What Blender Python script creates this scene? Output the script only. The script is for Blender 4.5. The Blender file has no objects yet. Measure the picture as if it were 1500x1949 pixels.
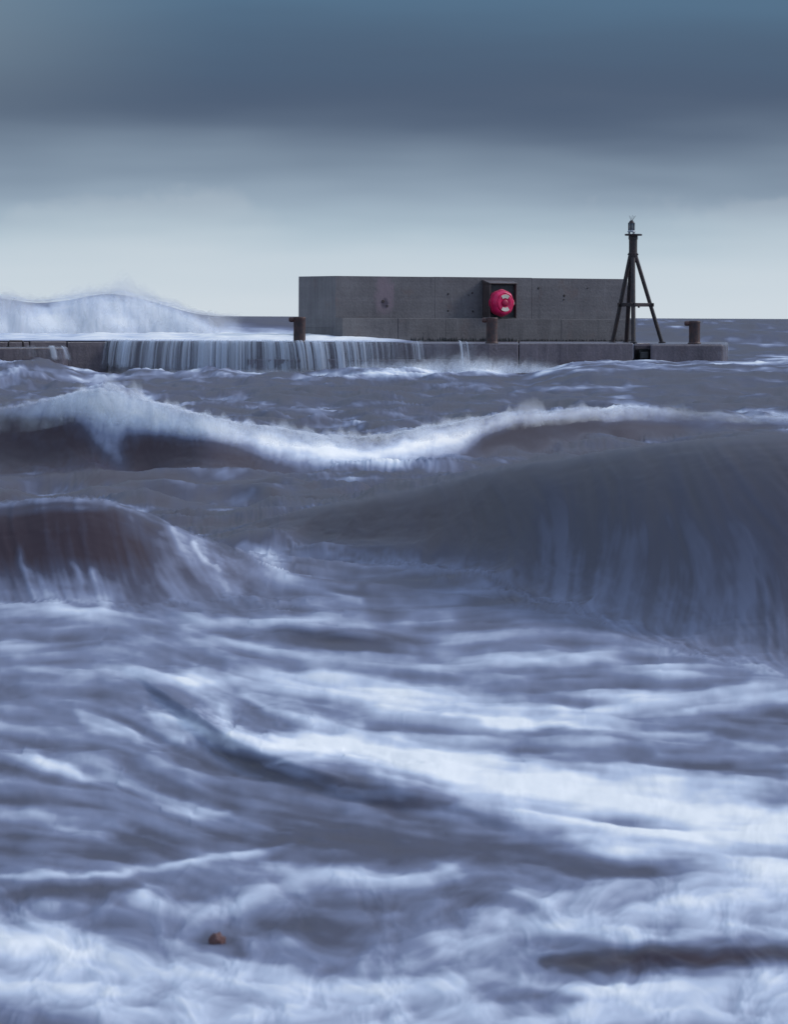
import bpy, bmesh, math, random
import numpy as np
from mathutils import Vector, Matrix

random.seed(7)
rng = np.random.default_rng(11)
scene = bpy.context.scene
C = scene.collection

# ------------------------------------------------------------------ camera
F, CX, CY = 9000.0, 750.0, 974.5          # focal length and centre in photo pixels (1500 x 1949)
EYE = 1.70                                # eye height above mean sea level, metres
HOR = 602.8
PITCH = math.atan((CY - HOR) / F)
ROLL = 0.005
_fwd = np.array([0, math.cos(PITCH), -math.sin(PITCH)])
_r0 = np.array([1.0, 0, 0]); _u0 = np.array([0, math.sin(PITCH), math.cos(PITCH)])
_right = _r0 * math.cos(ROLL) + _u0 * math.sin(ROLL)
_up = _u0 * math.cos(ROLL) - _r0 * math.sin(ROLL)
cam_data = bpy.data.cameras.new('camera')
cam = bpy.data.objects.new('camera', cam_data); C.objects.link(cam)
cam_data.sensor_fit = 'HORIZONTAL'; cam_data.sensor_width = 24.0
cam_data.lens = 24.0 * F / 1500.0
cam_data.clip_start = 0.5; cam_data.clip_end = 30000
cam.matrix_world = Matrix(((_right[0], _up[0], -_fwd[0], 0), (_right[1], _up[1], -_fwd[1], 0),
                           (_right[2], _up[2], -_fwd[2], EYE), (0, 0, 0, 1)))
cam_data.dof.use_dof = True
cam_data.dof.focus_distance = 120.0
cam_data.dof.aperture_fstop = 18.0
scene.camera = cam

# ------------------------------------------------------------------ sky, sun, exposure
SUN_EL, SUN_AZ = math.radians(30), math.radians(75)     # off to the right
SKY_STRENGTH = 0.1
def lin(c):
    return tuple(((v / 255.0) / 12.92 if v / 255.0 <= 0.04045 else ((v / 255.0 + 0.055) / 1.055) ** 2.4) for v in c)
world = bpy.data.worlds.new('World'); scene.world = world; world.use_nodes = True
nt = world.node_tree; nt.nodes.clear()
def N(t, typ, **kw):
    n = t.nodes.new(typ)
    for k, v in kw.items(): setattr(n, k, v)
    return n
def L(t, a, b): t.links.new(a, b)
def Mth(t, op, a, b=None, clamp=False):
    n = N(t, 'ShaderNodeMath', operation=op, use_clamp=clamp)
    for i, v in enumerate((a, b)):
        if v is None: continue
        if isinstance(v, (int, float)): n.inputs[i].default_value = v
        else: L(t, v, n.inputs[i])
    return n.outputs[0]
def MixC(t, fac, a, b, blend='MIX'):
    n = N(t, 'ShaderNodeMix', data_type='RGBA', blend_type=blend)
    for s, v in ((n.inputs[0], fac), (n.inputs[6], a), (n.inputs[7], b)):
        if isinstance(v, (int, float)): s.default_value = v
        elif isinstance(v, tuple): s.default_value = (*v[:3], 1)
        else: L(t, v, s)
    return n.outputs[2]
def Ramp(t, fac, stops, interp='EASE'):
    n = N(t, 'ShaderNodeValToRGB'); cr = n.color_ramp; cr.interpolation = interp
    while len(cr.elements) < len(stops): cr.elements.new(0.5)
    for e, (p, c) in zip(cr.elements, stops):
        e.position = p; e.color = (*c[:3], 1) if isinstance(c, tuple) else (c, c, c, 1)
    L(t, fac, n.inputs[0]); return n.outputs[0]
def Range(t, v, a, b, c=0.0, d=1.0, smooth=True):
    n = N(t, 'ShaderNodeMapRange', interpolation_type='SMOOTHSTEP' if smooth else 'LINEAR')
    L(t, v, n.inputs[0])
    for i, q in zip((1, 2, 3, 4), (a, b, c, d)): n.inputs[i].default_value = q
    return n.outputs[0]
def Noise(t, vec, scale, detail=4, rough=0.55, dist=0.0):
    n = N(t, 'ShaderNodeTexNoise')
    n.inputs['Scale'].default_value = scale; n.inputs['Detail'].default_value = detail
    n.inputs['Roughness'].default_value = rough; n.inputs['Distortion'].default_value = dist
    if vec is not None: L(t, vec, n.inputs['Vector'])
    return n.outputs['Fac']

sky = N(nt, 'ShaderNodeTexSky', sky_type='NISHITA')
sky.sun_disc = False; sky.sun_elevation = SUN_EL; sky.sun_rotation = SUN_AZ
sky.dust_density = 4.0; sky.air_density = 1.5
geo = N(nt, 'ShaderNodeTexCoord')
sep = N(nt, 'ShaderNodeSeparateXYZ'); L(nt, geo.outputs['Generated'], sep.inputs[0])
dx, dy, dz = sep.outputs
mp = N(nt, 'ShaderNodeMapping'); L(nt, geo.outputs['Generated'], mp.inputs[0])
mp.inputs['Scale'].default_value = (9, 9, 60)
warp = Noise(nt, mp.outputs[0], 1.0, 3, 0.5)
mp2 = N(nt, 'ShaderNodeMapping'); L(nt, geo.outputs['Generated'], mp2.inputs[0])
mp2.inputs['Scale'].default_value = (1, 1, 2.2); mp2.inputs['Location'].default_value = (3.1, 1.7, 0.4)
puff = Noise(nt, mp2.outputs[0], 34.0, 6, 0.55, 0.3)
broad = Noise(nt, mp.outputs[0], 0.35, 2, 0.5)
# elevation, wandering a little so that the cloud base is not ruled
el = Mth(nt, 'ADD', dz, Mth(nt, 'MULTIPLY', Mth(nt, 'SUBTRACT', warp, 0.5), 0.017))
fac = Mth(nt, 'DIVIDE', el, 0.067, True)
low = Ramp(nt, fac, [(0.0, lin((213, 223, 231))), (0.17, lin((198, 213, 224))), (0.28, lin((177, 197, 211))), (0.37, lin((156, 175, 193))),
                     (0.46, lin((133, 152, 172))), (0.54, lin((110, 128, 150))), (0.61, lin((88, 106, 130))), (0.69, lin((74, 92, 118))),
                     (0.80, lin((73, 96, 123))), (0.92, lin((77, 106, 134))), (1.0, lin((80, 112, 141)))], 'B_SPLINE')
# pale far cumulus under the cloud base
mpc = N(nt, 'ShaderNodeMapping'); L(nt, geo.outputs['Generated'], mpc.inputs[0])
mpc.inputs['Scale'].default_value = (1, 1, 1.3); mpc.inputs['Location'].default_value = (0.345, 0.02, 0.0)
domes = Noise(nt, mpc.outputs[0], 17.0, 6, 0.52, 0.15)
ctop = Mth(nt, 'ADD', 0.0125, Mth(nt, 'MULTIPLY', Range(nt, domes, 0.36, 0.74, smooth=False), 0.024))
pm = Mth(nt, 'MULTIPLY', Range(nt, Mth(nt, 'SUBTRACT', ctop, dz), -0.0004, 0.0035), Mth(nt, 'MULTIPLY', Range(nt, dz, 0.004, 0.016), Range(nt, domes, 0.42, 0.62)))
low = MixC(nt, Mth(nt, 'MULTIPLY', pm, 0.14), low, lin((214, 220, 226)))
# thinner cloud towards the left
lm = Mth(nt, 'MULTIPLY', Range(nt, dx, -0.03, -0.11), Range(nt, dz, 0.028, 0.06))
low = MixC(nt, Mth(nt, 'MULTIPLY', lm, 0.45), low, lin((140, 158, 172)))
# the overcast overhead: broken brighter and darker cloud
mp3 = N(nt, 'ShaderNodeMapping'); L(nt, geo.outputs['Generated'], mp3.inputs[0])
mp3.inputs['Scale'].default_value = (1, 1, 1.6)
over = Noise(nt, mp3.outputs[0], 2.4, 5, 0.55, 0.4)
high = Ramp(nt, over, [(0.30, (0.24, 0.35, 0.56)), (0.5, (0.44, 0.58, 0.84)), (0.68, (0.74, 0.88, 1.10))], 'EASE')
sd = N(nt, 'ShaderNodeVectorMath', operation='DOT_PRODUCT'); L(nt, geo.outputs['Generated'], sd.inputs[0])
sd.inputs[1].default_value = (math.sin(SUN_AZ), math.cos(SUN_AZ), 0)          # overcast is brighter on the sun's side
hs = N(nt, 'ShaderNodeVectorMath', operation='SCALE'); L(nt, high, hs.inputs[0])
L(nt, Mth(nt, 'ADD', Mth(nt, 'MULTIPLY', sd.outputs['Value'], 0.38), 1.0), hs.inputs[3])
cloud = MixC(nt, Range(nt, dz, 0.066, 0.32), low, hs.outputs[0])
cl10 = N(nt, 'ShaderNodeVectorMath', operation='SCALE'); L(nt, cloud, cl10.inputs[0]); cl10.inputs[3].default_value = 1.0 / SKY_STRENGTH
skymix = MixC(nt, 0.94, sky.outputs[0], cl10.outputs[0])
bg = N(nt, 'ShaderNodeBackground'); bg.inputs[1].default_value = SKY_STRENGTH
L(nt, skymix, bg.inputs[0])
wo = N(nt, 'ShaderNodeOutputWorld'); L(nt, bg.outputs[0], wo.inputs[0])

sun_d = bpy.data.lights.new('sun', 'SUN'); sun_d.energy = 1.35; sun_d.angle = math.radians(14); sun_d.color = (1.0, 0.96, 0.91)
sun = bpy.data.objects.new('sun', sun_d); C.objects.link(sun)
sdir = Vector((math.sin(SUN_AZ) * math.cos(SUN_EL), math.cos(SUN_AZ) * math.cos(SUN_EL), math.sin(SUN_EL)))
sun.rotation_euler = sdir.to_track_quat('Z', 'Y').to_euler()
sun.location = (20, 160, 40)

vs = scene.view_settings
vs.view_transform = 'Standard'; vs.look = 'None'; vs.gamma = 1.0; vs.use_curve_mapping = False
vs.exposure = 0.0
scene.render.engine = 'CYCLES'
scene.cycles.use_denoising = True
scene.cycles.transparent_max_bounces = 40
scene.cycles.max_bounces = 6; scene.cycles.diffuse_bounces = 3
scene.cycles.sample_clamp_indirect = 4.0

# ------------------------------------------------------------------ helpers
def ray(px, py):
    px = np.asarray(px, float); py = np.asarray(py, float)
    a = (px - CX) / F; b = -(py - CY) / F
    return _fwd + _right * a[..., None] + _up * b[..., None]
def at_depth(px, py, Y):
    d = ray(px, py); s = np.asarray(Y) / d[..., 1]
    return np.stack([d[..., 0] * s, d[..., 1] * s, EYE + d[..., 2] * s], -1)
def at_z(px, py, z):
    d = ray(px, py); s = (np.asarray(z) - EYE) / d[..., 2]
    return np.stack([d[..., 0] * s, d[..., 1] * s, EYE + d[..., 2] * s], -1)
def project(x, y, z):
    z = z - EYE
    w = x * _fwd[0] + y * _fwd[1] + z * _fwd[2]
    return (CX + F * (x * _right[0] + y * _right[1] + z * _right[2]) / w,
            CY - F * (x * _up[0] + y * _up[1] + z * _up[2]) / w)

_perm = rng.permutation(512)
_grad = np.stack([np.cos(np.linspace(0, 2 * np.pi, 512, endpoint=False)), np.sin(np.linspace(0, 2 * np.pi, 512, endpoint=False))], -1)[_perm].astype(np.float32)
def perlin(x, y, seed=0):
    x = np.asarray(x, np.float32) + seed * 17.31; y = np.asarray(y, np.float32) - seed * 9.73
    xi = np.floor(x).astype(np.int32); yi = np.floor(y).astype(np.int32)
    xf = x - xi; yf = y - yi
    u = xf * xf * xf * (xf * (xf * 6 - 15) + 10); v = yf * yf * yf * (yf * (yf * 6 - 15) + 10)
    def g(i, j, fx, fy):
        h = _perm[(_perm[(xi + i) & 511] + yi + j) & 511]
        return _grad[h, 0] * fx + _grad[h, 1] * fy
    a = g(0, 0, xf, yf); b = g(1, 0, xf - 1, yf); c = g(0, 1, xf, yf - 1); d = g(1, 1, xf - 1, yf - 1)
    return (a + u * (b - a) + v * (c - a + u * (a - b - c + d))) * 1.4
def fbm(x, y, oct=4, seed=0, gain=0.5):
    s = 0; a = 1.0
    for o in range(oct):
        s = s + a * perlin(x * 2 ** o, y * 2 ** o, seed + o * 3.7); a *= gain
    return s
def sstep(a, b, x):
    t = np.clip((x - a) / (b - a), 0, 1); return t * t * (3 - 2 * t)
def bil(img, r, c):
    h, w = img.shape
    r = np.clip(r, 0, h - 1.001); c = np.clip(c, 0, w - 1.001)
    r0 = r.astype(np.int32); c0 = c.astype(np.int32); fr = (r - r0).astype(np.float32); fc = (c - c0).astype(np.float32)
    i = r0 * w + c0; f = img.ravel()
    a = f[i]; b = f[i + 1]; d = f[i + w]; e = f[i + w + 1]
    return a + fc * (b - a) + fr * (d - a + fc * (a - b - d + e))

def tag(o, label=None, cat=None, group=None, kind=None):
    if label: o['label'] = label
    if cat: o['category'] = cat
    if group: o['group'] = group
    if kind: o['kind'] = kind
    return o
def thing(name, loc, label, cat, group=None, rz=0.0):
    o = bpy.data.objects.new(name, None); C.objects.link(o)
    o.empty_display_size = 0.2; o.location = loc; o.rotation_euler = (0, 0, rz)
    return tag(o, label, cat, group)
def link(name, bm, mat, parent=None, smooth=False, bevel=0.0, world_space=True):
    me = bpy.data.meshes.new(name)
    bmesh.ops.recalc_face_normals(bm, faces=bm.faces[:])
    bm.to_mesh(me); bm.free()
    if smooth:
        for p in me.polygons: p.use_smooth = True
    me.materials.append(mat)
    o = bpy.data.objects.new(name, me); C.objects.link(o)
    if parent is not None:
        o.parent = parent
        if world_space: o.matrix_parent_inverse = (Matrix.Translation(parent.location) @ parent.rotation_euler.to_matrix().to_4x4()).inverted()
    if bevel:
        m = o.modifiers.new('bevel', 'BEVEL'); m.width = bevel; m.segments = 2; m.limit_method = 'ANGLE'
    return o
def grid_mesh(name, P, mat, attrs=None, smooth=True):
    """one quad-grid mesh (or several stacked: P of shape (layers, rows, cols, 3))"""
    if P.ndim == 3: P = P[None]
    Lr, R, Cn, _ = P.shape
    idx = np.arange(Lr * R * Cn).reshape(Lr, R, Cn)
    q = np.stack([idx[:, :-1, :-1], idx[:, :-1, 1:], idx[:, 1:, 1:], idx[:, 1:, :-1]], -1).reshape(-1, 4)
    me = bpy.data.meshes.new(name)
    me.vertices.add(P.shape[0] * R * Cn); me.vertices.foreach_set('co', P.reshape(-1).astype(np.float32))
    me.loops.add(q.size); me.loops.foreach_set('vertex_index', q.ravel().astype(np.int32))
    me.polygons.add(len(q)); me.polygons.foreach_set('loop_start', (np.arange(len(q)) * 4).astype(np.int32))
    me.polygons.foreach_set('use_smooth', np.full(len(q), smooth))
    me.update(calc_edges=True)
    for k, v in (attrs or {}).items():
        a = me.attributes.new(k, 'FLOAT', 'POINT'); a.data.foreach_set('value', np.ascontiguousarray(v, np.float32).ravel())
    me.materials.append(mat)
    o = bpy.data.objects.new(name, me); C.objects.link(o)
    return o
def prism(bm, poly, z0, z1):
    """poly: list of (x,y), counter-clockwise or not; extruded from z0 to z1 (z may be per-vertex lists)"""
    n = len(poly)
    zz0 = z0 if isinstance(z0, (list, tuple)) else [z0] * n
    zz1 = z1 if isinstance(z1, (list, tuple)) else [z1] * n
    b = [bm.verts.new((p[0], p[1], zz0[i])) for i, p in enumerate(poly)]
    t = [bm.verts.new((p[0], p[1], zz1[i])) for i, p in enumerate(poly)]
    bm.faces.new(b[::-1]); bm.faces.new(t)
    for i in range(n): bm.faces.new((b[i], b[(i + 1) % n], t[(i + 1) % n], t[i]))
def tube(bm, pts, r, seg=12, cap=True):
    pts = [Vector(p) for p in pts]
    rs = r if isinstance(r, (list, tuple)) else [r] * len(pts)
    rings = []
    ref = None
    for i, p in enumerate(pts):
        d = (pts[min(i + 1, len(pts) - 1)] - pts[max(i - 1, 0)]).normalized()
        if ref is None:
            ref = Vector((0, 0, 1)) if abs(d.z) < 0.9 else Vector((1, 0, 0))
        a = (ref - d * ref.dot(d)).normalized(); b = d.cross(a); ref = a
        rings.append([bm.verts.new(p + (a * math.cos(2 * math.pi * k / seg) + b * math.sin(2 * math.pi * k / seg)) * rs[i]) for k in range(seg)])
    for A, B in zip(rings, rings[1:]):
        for k in range(seg): bm.faces.new((A[k], A[(k + 1) % seg], B[(k + 1) % seg], B[k]))
    if cap: bm.faces.new(rings[0][::-1]); bm.faces.new(rings[-1])
def lathe(bm, prof, origin, axis=Vector((0, 0, 1)), seg=32, lobes=None):
    """prof: list of (radius, height) along axis"""
    axis = Vector(axis).normalized(); ref = Vector((0, 0, 1)) if abs(axis.z) < 0.9 else Vector((1, 0, 0))
    a = (ref - axis * ref.dot(axis)).normalized(); b = axis.cross(a); o = Vector(origin)
    rings = []
    for r, h in prof:
        ring = []
        for k in range(seg):
            th = 2 * math.pi * k / seg
            rr = r * (lobes(th, r) if lobes else 1.0)
            ring.append(bm.verts.new(o + axis * h + (a * math.cos(th) + b * math.sin(th)) * rr))
        rings.append(ring)
    for A, B in zip(rings, rings[1:]):
        for k in range(seg): bm.faces.new((A[k], A[(k + 1) % seg], B[(k + 1) % seg], B[k]))
    bm.faces.new(rings[0][::-1]); bm.faces.new(rings[-1])

# ------------------------------------------------------------------ materials
def new_mat(name):
    m = bpy.data.materials.new(name); m.use_nodes = True
    t = m.node_tree; t.nodes.clear()
    out = N(t, 'ShaderNodeOutputMaterial'); p = N(t, 'ShaderNodeBsdfPrincipled')
    L(t, p.outputs[0], out.inputs[0]); return m, t, p, out
def attr(t, name):
    n = N(t, 'ShaderNodeAttribute'); n.attribute_name = name; return n.outputs['Fac']

def mat_sea():
    m, t, p, out = new_mat('sea_water')
    foam = attr(t, 'foam')
    tc = N(t, 'ShaderNodeTexCoord')
    mp = N(t, 'ShaderNodeMapping'); L(t, tc.outputs['Object'], mp.inputs[0]); mp.inputs['Scale'].default_value = (1.0, 0.35, 1.0)
    fine = Noise(t, mp.outputs[0], 9.0, 5, 0.6, 0.6)
    f2 = Mth(t, 'ADD', foam, Mth(t, 'MULTIPLY', Mth(t, 'SUBTRACT', fine, 0.5), Mth(t, 'MULTIPLY', foam, 0.10)), True)
    col = Ramp(t, f2, [(0.0, (0.048, 0.030, 0.038)), (0.22, (0.074, 0.071, 0.104)), (0.5, (0.235, 0.258, 0.355)), (0.78, (0.62, 0.66, 0.74)), (1.0, (1.0, 0.965, 0.90))], 'LINEAR')
    L(t, col, p.inputs['Base Color'])
    L(t, Range(t, f2, 0.0, 0.6, 0.42, 0.8), p.inputs['Roughness'])
    p.inputs['IOR'].default_value = 1.33
    L(t, Range(t, f2, 0.2, 0.8, 0.26, 0.12), p.inputs['Specular IOR Level'])
    return m
def mat_spray(name='sea_spray', tint=(0.92, 0.94, 0.97)):
    m, t, p, out = new_mat(name); t.nodes.remove(p)
    a = attr(t, 'alpha')
    di = N(t, 'ShaderNodeBsdfDiffuse'); tr = N(t, 'ShaderNodeBsdfTranslucent'); ts = N(t, 'ShaderNodeBsdfTransparent')
    di.inputs[0].default_value = (*tint, 1); tr.inputs[0].default_value = (*tint, 1)
    mx = N(t, 'ShaderNodeMixShader'); mx.inputs[0].default_value = 0.5; L(t, di.outputs[0], mx.inputs[1]); L(t, tr.outputs[0], mx.inputs[2])
    m2 = N(t, 'ShaderNodeMixShader'); L(t, a, m2.inputs[0]); L(t, ts.outputs[0], m2.inputs[1]); L(t, mx.outputs[0], m2.inputs[2])
    L(t, m2.outputs[0], out.inputs[0]); return m
def mat_concrete(name, base, dark, rough=0.75, sc=1.0, rust=0.0, stains=()):
    m, t, p, out = new_mat(name)
    tc = N(t, 'ShaderNodeTexCoord')
    pos = tc.outputs['Object']
    big = Noise(t, pos, 0.9 * sc, 6, 0.62, 0.3); fine = Noise(t, pos, 14.0 * sc, 5, 0.65)
    mp = N(t, 'ShaderNodeMapping'); L(t, pos, mp.inputs[0]); mp.inputs['Scale'].default_value = (3.5, 3.5, 0.35)
    run = Noise(t, mp.outputs[0], 1.6 * sc, 5, 0.6, 0.2)                 # water runs down the face
    mq = N(t, 'ShaderNodeMapping'); L(t, pos, mq.inputs[0]); mq.inputs['Scale'].default_value = (0.12, 0.12, 7.0)
    board = Noise(t, mq.outputs[0], 1.0, 2, 0.5)                          # marks of the formwork boards
    c = MixC(t, Range(t, big, 0.33, 0.68), dark, base)
    c = MixC(t, Mth(t, 'MULTIPLY', Range(t, run, 0.50, 0.72), 0.5), c, tuple(v * 0.45 for v in dark))
    c = MixC(t, Mth(t, 'MULTIPLY', Range(t, run, 0.42, 0.30), 0.35), c, tuple(min(v * 1.7, 0.6) for v in base))
    c = MixC(t, 0.22, c, MixC(t, Range(t, fine, 0.3, 0.7), tuple(v * 0.55 for v in base), tuple(v * 1.45 for v in base)))
    c = MixC(t, Mth(t, 'MULTIPLY', Range(t, board, 0.40, 0.62), 0.18), c, tuple(v * 0.5 for v in base))
    for sx, sz, wx_, wz_, colr, am in stains:
        gp = N(t, 'ShaderNodeSeparateXYZ'); L(t, pos, gp.inputs[0])
        qx = Mth(t, 'DIVIDE', Mth(t, 'SUBTRACT', gp.outputs[0], sx), wx_); qz = Mth(t, 'DIVIDE', Mth(t, 'SUBTRACT', gp.outputs[2], sz), wz_)
        r2 = Mth(t, 'ADD', Mth(t, 'MULTIPLY', qx, qx), Mth(t, 'MULTIPLY', qz, qz))
        r2 = Mth(t, 'ADD', r2, Mth(t, 'MULTIPLY', Mth(t, 'SUBTRACT', Noise(t, pos, 5.0, 4, 0.6), 0.5), 1.6))
        c = MixC(t, Mth(t, 'MULTIPLY', Range(t, r2, 1.1, 0.2), am), c, colr)
    if rust:
        rs = Noise(t, pos, 1.7, 5, 0.6, 0.5)
        c = MixC(t, Mth(t, 'MULTIPLY', Range(t, rs, 0.55, 0.72), rust), c, (0.13, 0.055, 0.035))
    L(t, c, p.inputs['Base Color'])
    L(t, Range(t, run, 0.3, 0.7, rough, rough - 0.3), p.inputs['Roughness'])
    bp = N(t, 'ShaderNodeBump'); bp.inputs['Strength'].default_value = 0.5; bp.inputs['Distance'].default_value = 0.02
    L(t, Mth(t, 'ADD', fine, Mth(t, 'MULTIPLY', board, 0.6)), bp.inputs['Height']); L(t, bp.outputs[0], p.inputs['Normal'])
    return m
def mat_metal(name, base, rust, amount=0.5, rough=0.6):
    m, t, p, out = new_mat(name)
    tc = N(t, 'ShaderNodeTexCoord')
    a = Noise(t, tc.outputs['Object'], 5.0, 6, 0.65, 0.4); b = Noise(t, tc.outputs['Object'], 30.0, 4, 0.6)
    c = MixC(t, Mth(t, 'MULTIPLY', Range(t, a, 0.40, 0.64), amount), base, rust)
    c = MixC(t, Mth(t, 'MULTIPLY', Range(t, b, 0.55, 0.7), 0.5), c, tuple(v * 0.35 for v in rust))
    L(t, c, p.inputs['Base Color']); p.inputs['Roughness'].default_value = rough
    bp = N(t, 'ShaderNodeBump'); bp.inputs['Strength'].default_value = 0.6; bp.inputs['Distance'].default_value = 0.01
    L(t, Mth(t, 'ADD', a, b), bp.inputs['Height']); L(t, bp.outputs[0], p.inputs['Normal'])
    return m
def mat_plain(name, col, rough=0.5, var=0.15, metallic=0.0, transmission=0.0, spec=0.5):
    m, t, p, out = new_mat(name)
    tc = N(t, 'ShaderNodeTexCoord'); a = Noise(t, tc.outputs['Object'], 7.0, 5, 0.6)
    L(t, MixC(t, Range(t, a, 0.3, 0.7), tuple(v * (1 - var) for v in col), tuple(v * (1 + var) for v in col)), p.inputs['Base Color'])
    p.inputs['Roughness'].default_value = rough; p.inputs['Metallic'].default_value = metallic
    p.inputs['Transmission Weight'].default_value = transmission; p.inputs['Specular IOR Level'].default_value = spec
    return m
M_SEA = mat_sea()
M_SPRAY = mat_spray()
M_FALL = mat_spray('falling_water', (0.80, 0.86, 0.95))
M_WALL = mat_concrete('wall_concrete', (0.150, 0.140, 0.148), (0.102, 0.093, 0.102), rust=0.2,
                      stains=((-0.322, 2.35, 0.34, 0.75, (0.195, 0.145, 0.172), 0.8), (-0.322, 2.10, 0.13, 0.20, (0.060, 0.048, 0.070), 0.9)))
M_PLINTH = mat_concrete('plinth_concrete', (0.146, 0.136, 0.140), (0.088, 0.080, 0.087), rust=0.15)
M_PIER = mat_concrete('wet_pier_concrete', (0.120, 0.101, 0.120), (0.070, 0.058, 0.070), rough=0.6, rust=0.10)
M_DARK = mat_concrete('algae_dark_concrete', (0.035, 0.033, 0.032), (0.018, 0.017, 0.017), rough=0.6)
M_IRON = mat_metal('black_painted_iron', (0.022, 0.018, 0.020), (0.070, 0.034, 0.028), 0.45, 0.5)
M_RUST = mat_metal('rusty_cast_iron', (0.040, 0.026, 0.026), (0.110, 0.046, 0.036), 0.8, 0.55)
M_RED = mat_plain('red_plastic', (0.74, 0.010, 0.105), 0.4, 0.18)
M_REDD = mat_plain('dark_red_plastic', (0.44, 0.008, 0.062), 0.45, 0.18)
M_CREAM = mat_plain('cream_reflective_tape', (0.72, 0.68, 0.56), 0.4, 0.06)
M_BOARD = mat_plain('dark_green_board', (0.028, 0.036, 0.038), 0.6, 0.3)
M_BOXWOOD = mat_concrete('weathered_box', (0.115, 0.085, 0.080), (0.060, 0.044, 0.044), rough=0.7, sc=2.0)
M_GLASS = mat_plain('lantern_lens', (0.10, 0.12, 0.14), 0.12, 0.1, spec=0.8)
M_STEEL = mat_plain('grey_steel', (0.35, 0.37, 0.40), 0.4, 0.15, metallic=0.6)
M_STONE = mat_concrete('brown_stone', (0.20, 0.095, 0.085), (0.11, 0.055, 0.055), sc=12.0)

# ------------------------------------------------------------------ the sea: waves
class Wave:
    """crest and foot are control points read off the photograph; face width and back length in metres"""
    def __init__(s, pts, wf, wb, power=1.25, zfoot=0.0):
        # pts: (px, py_crest, py_foot)
        us, yf, zc = [], [], []
        for px, pc, pf, *am in pts:
            f = at_z(px, pf, zfoot); Yf = f[1]
            c = at_depth(px, pc, Yf + (np.interp(px, *wf) if isinstance(wf, tuple) else wf))
            us.append(c[0] / c[1]); yf.append(Yf); zc.append(max(c[2], 0.0) * (am[0] if am else 1.0))
        s.u = np.array(us); s.yf = np.array(yf); s.zc = np.array(zc); s.wf = wf if not isinstance(wf, tuple) else None; s.wfu = wf; s.wb = wb; s.p = power
        uu = np.linspace(-0.75, 0.75, 6001)
        def sm(v, k=60):
            a = np.interp(uu, s.u, v); ker = np.hanning(k); ker /= ker.sum()
            return np.convolve(np.pad(a, k, 'edge'), ker, 'same')[k:-k]
        s.uu = uu; s.Yf = sm(s.yf); s.Zc = sm(s.zc)
    def foot(s, u): return np.interp(u, s.uu, s.Yf)
    def width(s, u):
        return s.wf if s.wf is not None else np.interp(u, (np.array(s.wfu[0]) - CX) / F, s.wfu[1])
    def top(s, u): return np.interp(u, s.uu, s.Zc)
    def __call__(s, u, Y):
        wf = s.width(u); t = (Y - s.foot(u)) / wf
        front = 0.5 - 0.5 * np.cos(np.pi * np.clip(t, 0, 1) ** s.p)
        back = np.exp(-(np.maximum(t - 1, 0) * wf / s.wb) ** 2)
        return s.top(u) * front * back, t

W0 = Wave([(-500, 590, 646), (-120, 566, 646), (0, 566, 646), (60, 579, 646), (130, 573, 646), (200, 556, 646), (260, 566, 646), (320, 583, 646), (370, 599, 647),
           (420, 603, 646), (560, 607, 646), (640, 612, 646, .9), (760, 612, 646, .5), (900, 615, 646, 0.0), (1700, 620, 646, 0.0)], 9.0, 16.0, 1.0, 0.85)
W1 = Wave([(-600, 800, 890), (0, 780, 900), (100, 765, 903), (190, 744, 905), (300, 771, 908), (400, 795, 912), (500, 815, 908), (600, 832, 905), (700, 836, 900), (800, 822, 892), (900, 801, 880),
           (1000, 790, 862), (1100, 784, 846), (1200, 779, 830), (1300, 788, 826), (1500, 794, 826), (2000, 800, 830)], 2.0, 4.5, 1.35)
W2 = Wave([(300, 1045, 1030), (420, 1025, 1032), (500, 985, 1036), (600, 966, 1046), (700, 948, 1058), (800, 928, 1070), (900, 905, 1090), (1000, 884, 1120), (1100, 868, 1155), (1200, 853, 1190),
           (1350, 836, 1235), (1500, 826, 1262), (1900, 840, 1270)], ([300, 600, 800, 950, 1100, 1300, 1500], [1.3, 1.7, 2.1, 2.7, 3.4, 3.9, 4.2]), 5.0, 1.1)
W3 = Wave([(-600, 1010, 1150), (-100, 975, 1152), (0, 960, 1152), (60, 950, 1152), (110, 946, 1152), (180, 950, 1152), (250, 968, 1150), (330, 1000, 1146), (420, 1042, 1138), (520, 1090, 1128), (620, 1128, 1122), (800, 1140, 1120), (1600, 1180, 1120)],
          1.5, 2.4, 1.45)
# low wavelets in the foreground
W4 = Wave([(-200, 1300, 1285), (250, 1280, 1290), (330, 1330, 1360), (420, 1400, 1440), (520, 1440, 1490), (640, 1475, 1525), (760, 1495, 1545), (860, 1520, 1556), (960, 1560, 1590), (1100, 1618, 1640), (1230, 1655, 1660), (1350, 1675, 1665), (2000, 1700, 1670)],
          0.30, 1.0, 1.0)
W5 = Wave([(-300, 1900, 1890), (820, 1850, 1840), (950, 1838, 1850), (1060, 1822, 1850), (1180, 1806, 1856), (1300, 1796, 1858), (1420, 1796, 1852), (1560, 1800, 1850), (2200, 1850, 1850)], 0.22, 0.7, 1.0)
W6 = Wave([(-400, 1640, 1668), (0, 1650, 1668), (150, 1648, 1668), (300, 1640, 1660), (420, 1630, 1645), (520, 1620, 1622), (900, 1640, 1630), (2000, 1640, 1630)], 0.22, 0.7, 1.0)
W7 = Wave([(-400, 1215, 1210), (500, 1210, 1205), (560, 1195, 1215), (640, 1196, 1225), (740, 1212, 1232), (820, 1225, 1232), (2000, 1250, 1240)], 0.35, 0.9, 1.0)
WAVES = [W0, W1, W2, W3, W4, W5, W6, W7]
def macro(u, Y, want_t=False):
    z = 0; ts = []
    for w in WAVES:
        h, t = w(u, Y); z = z + h; ts.append(t)
    return (z, ts) if want_t else z

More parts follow.
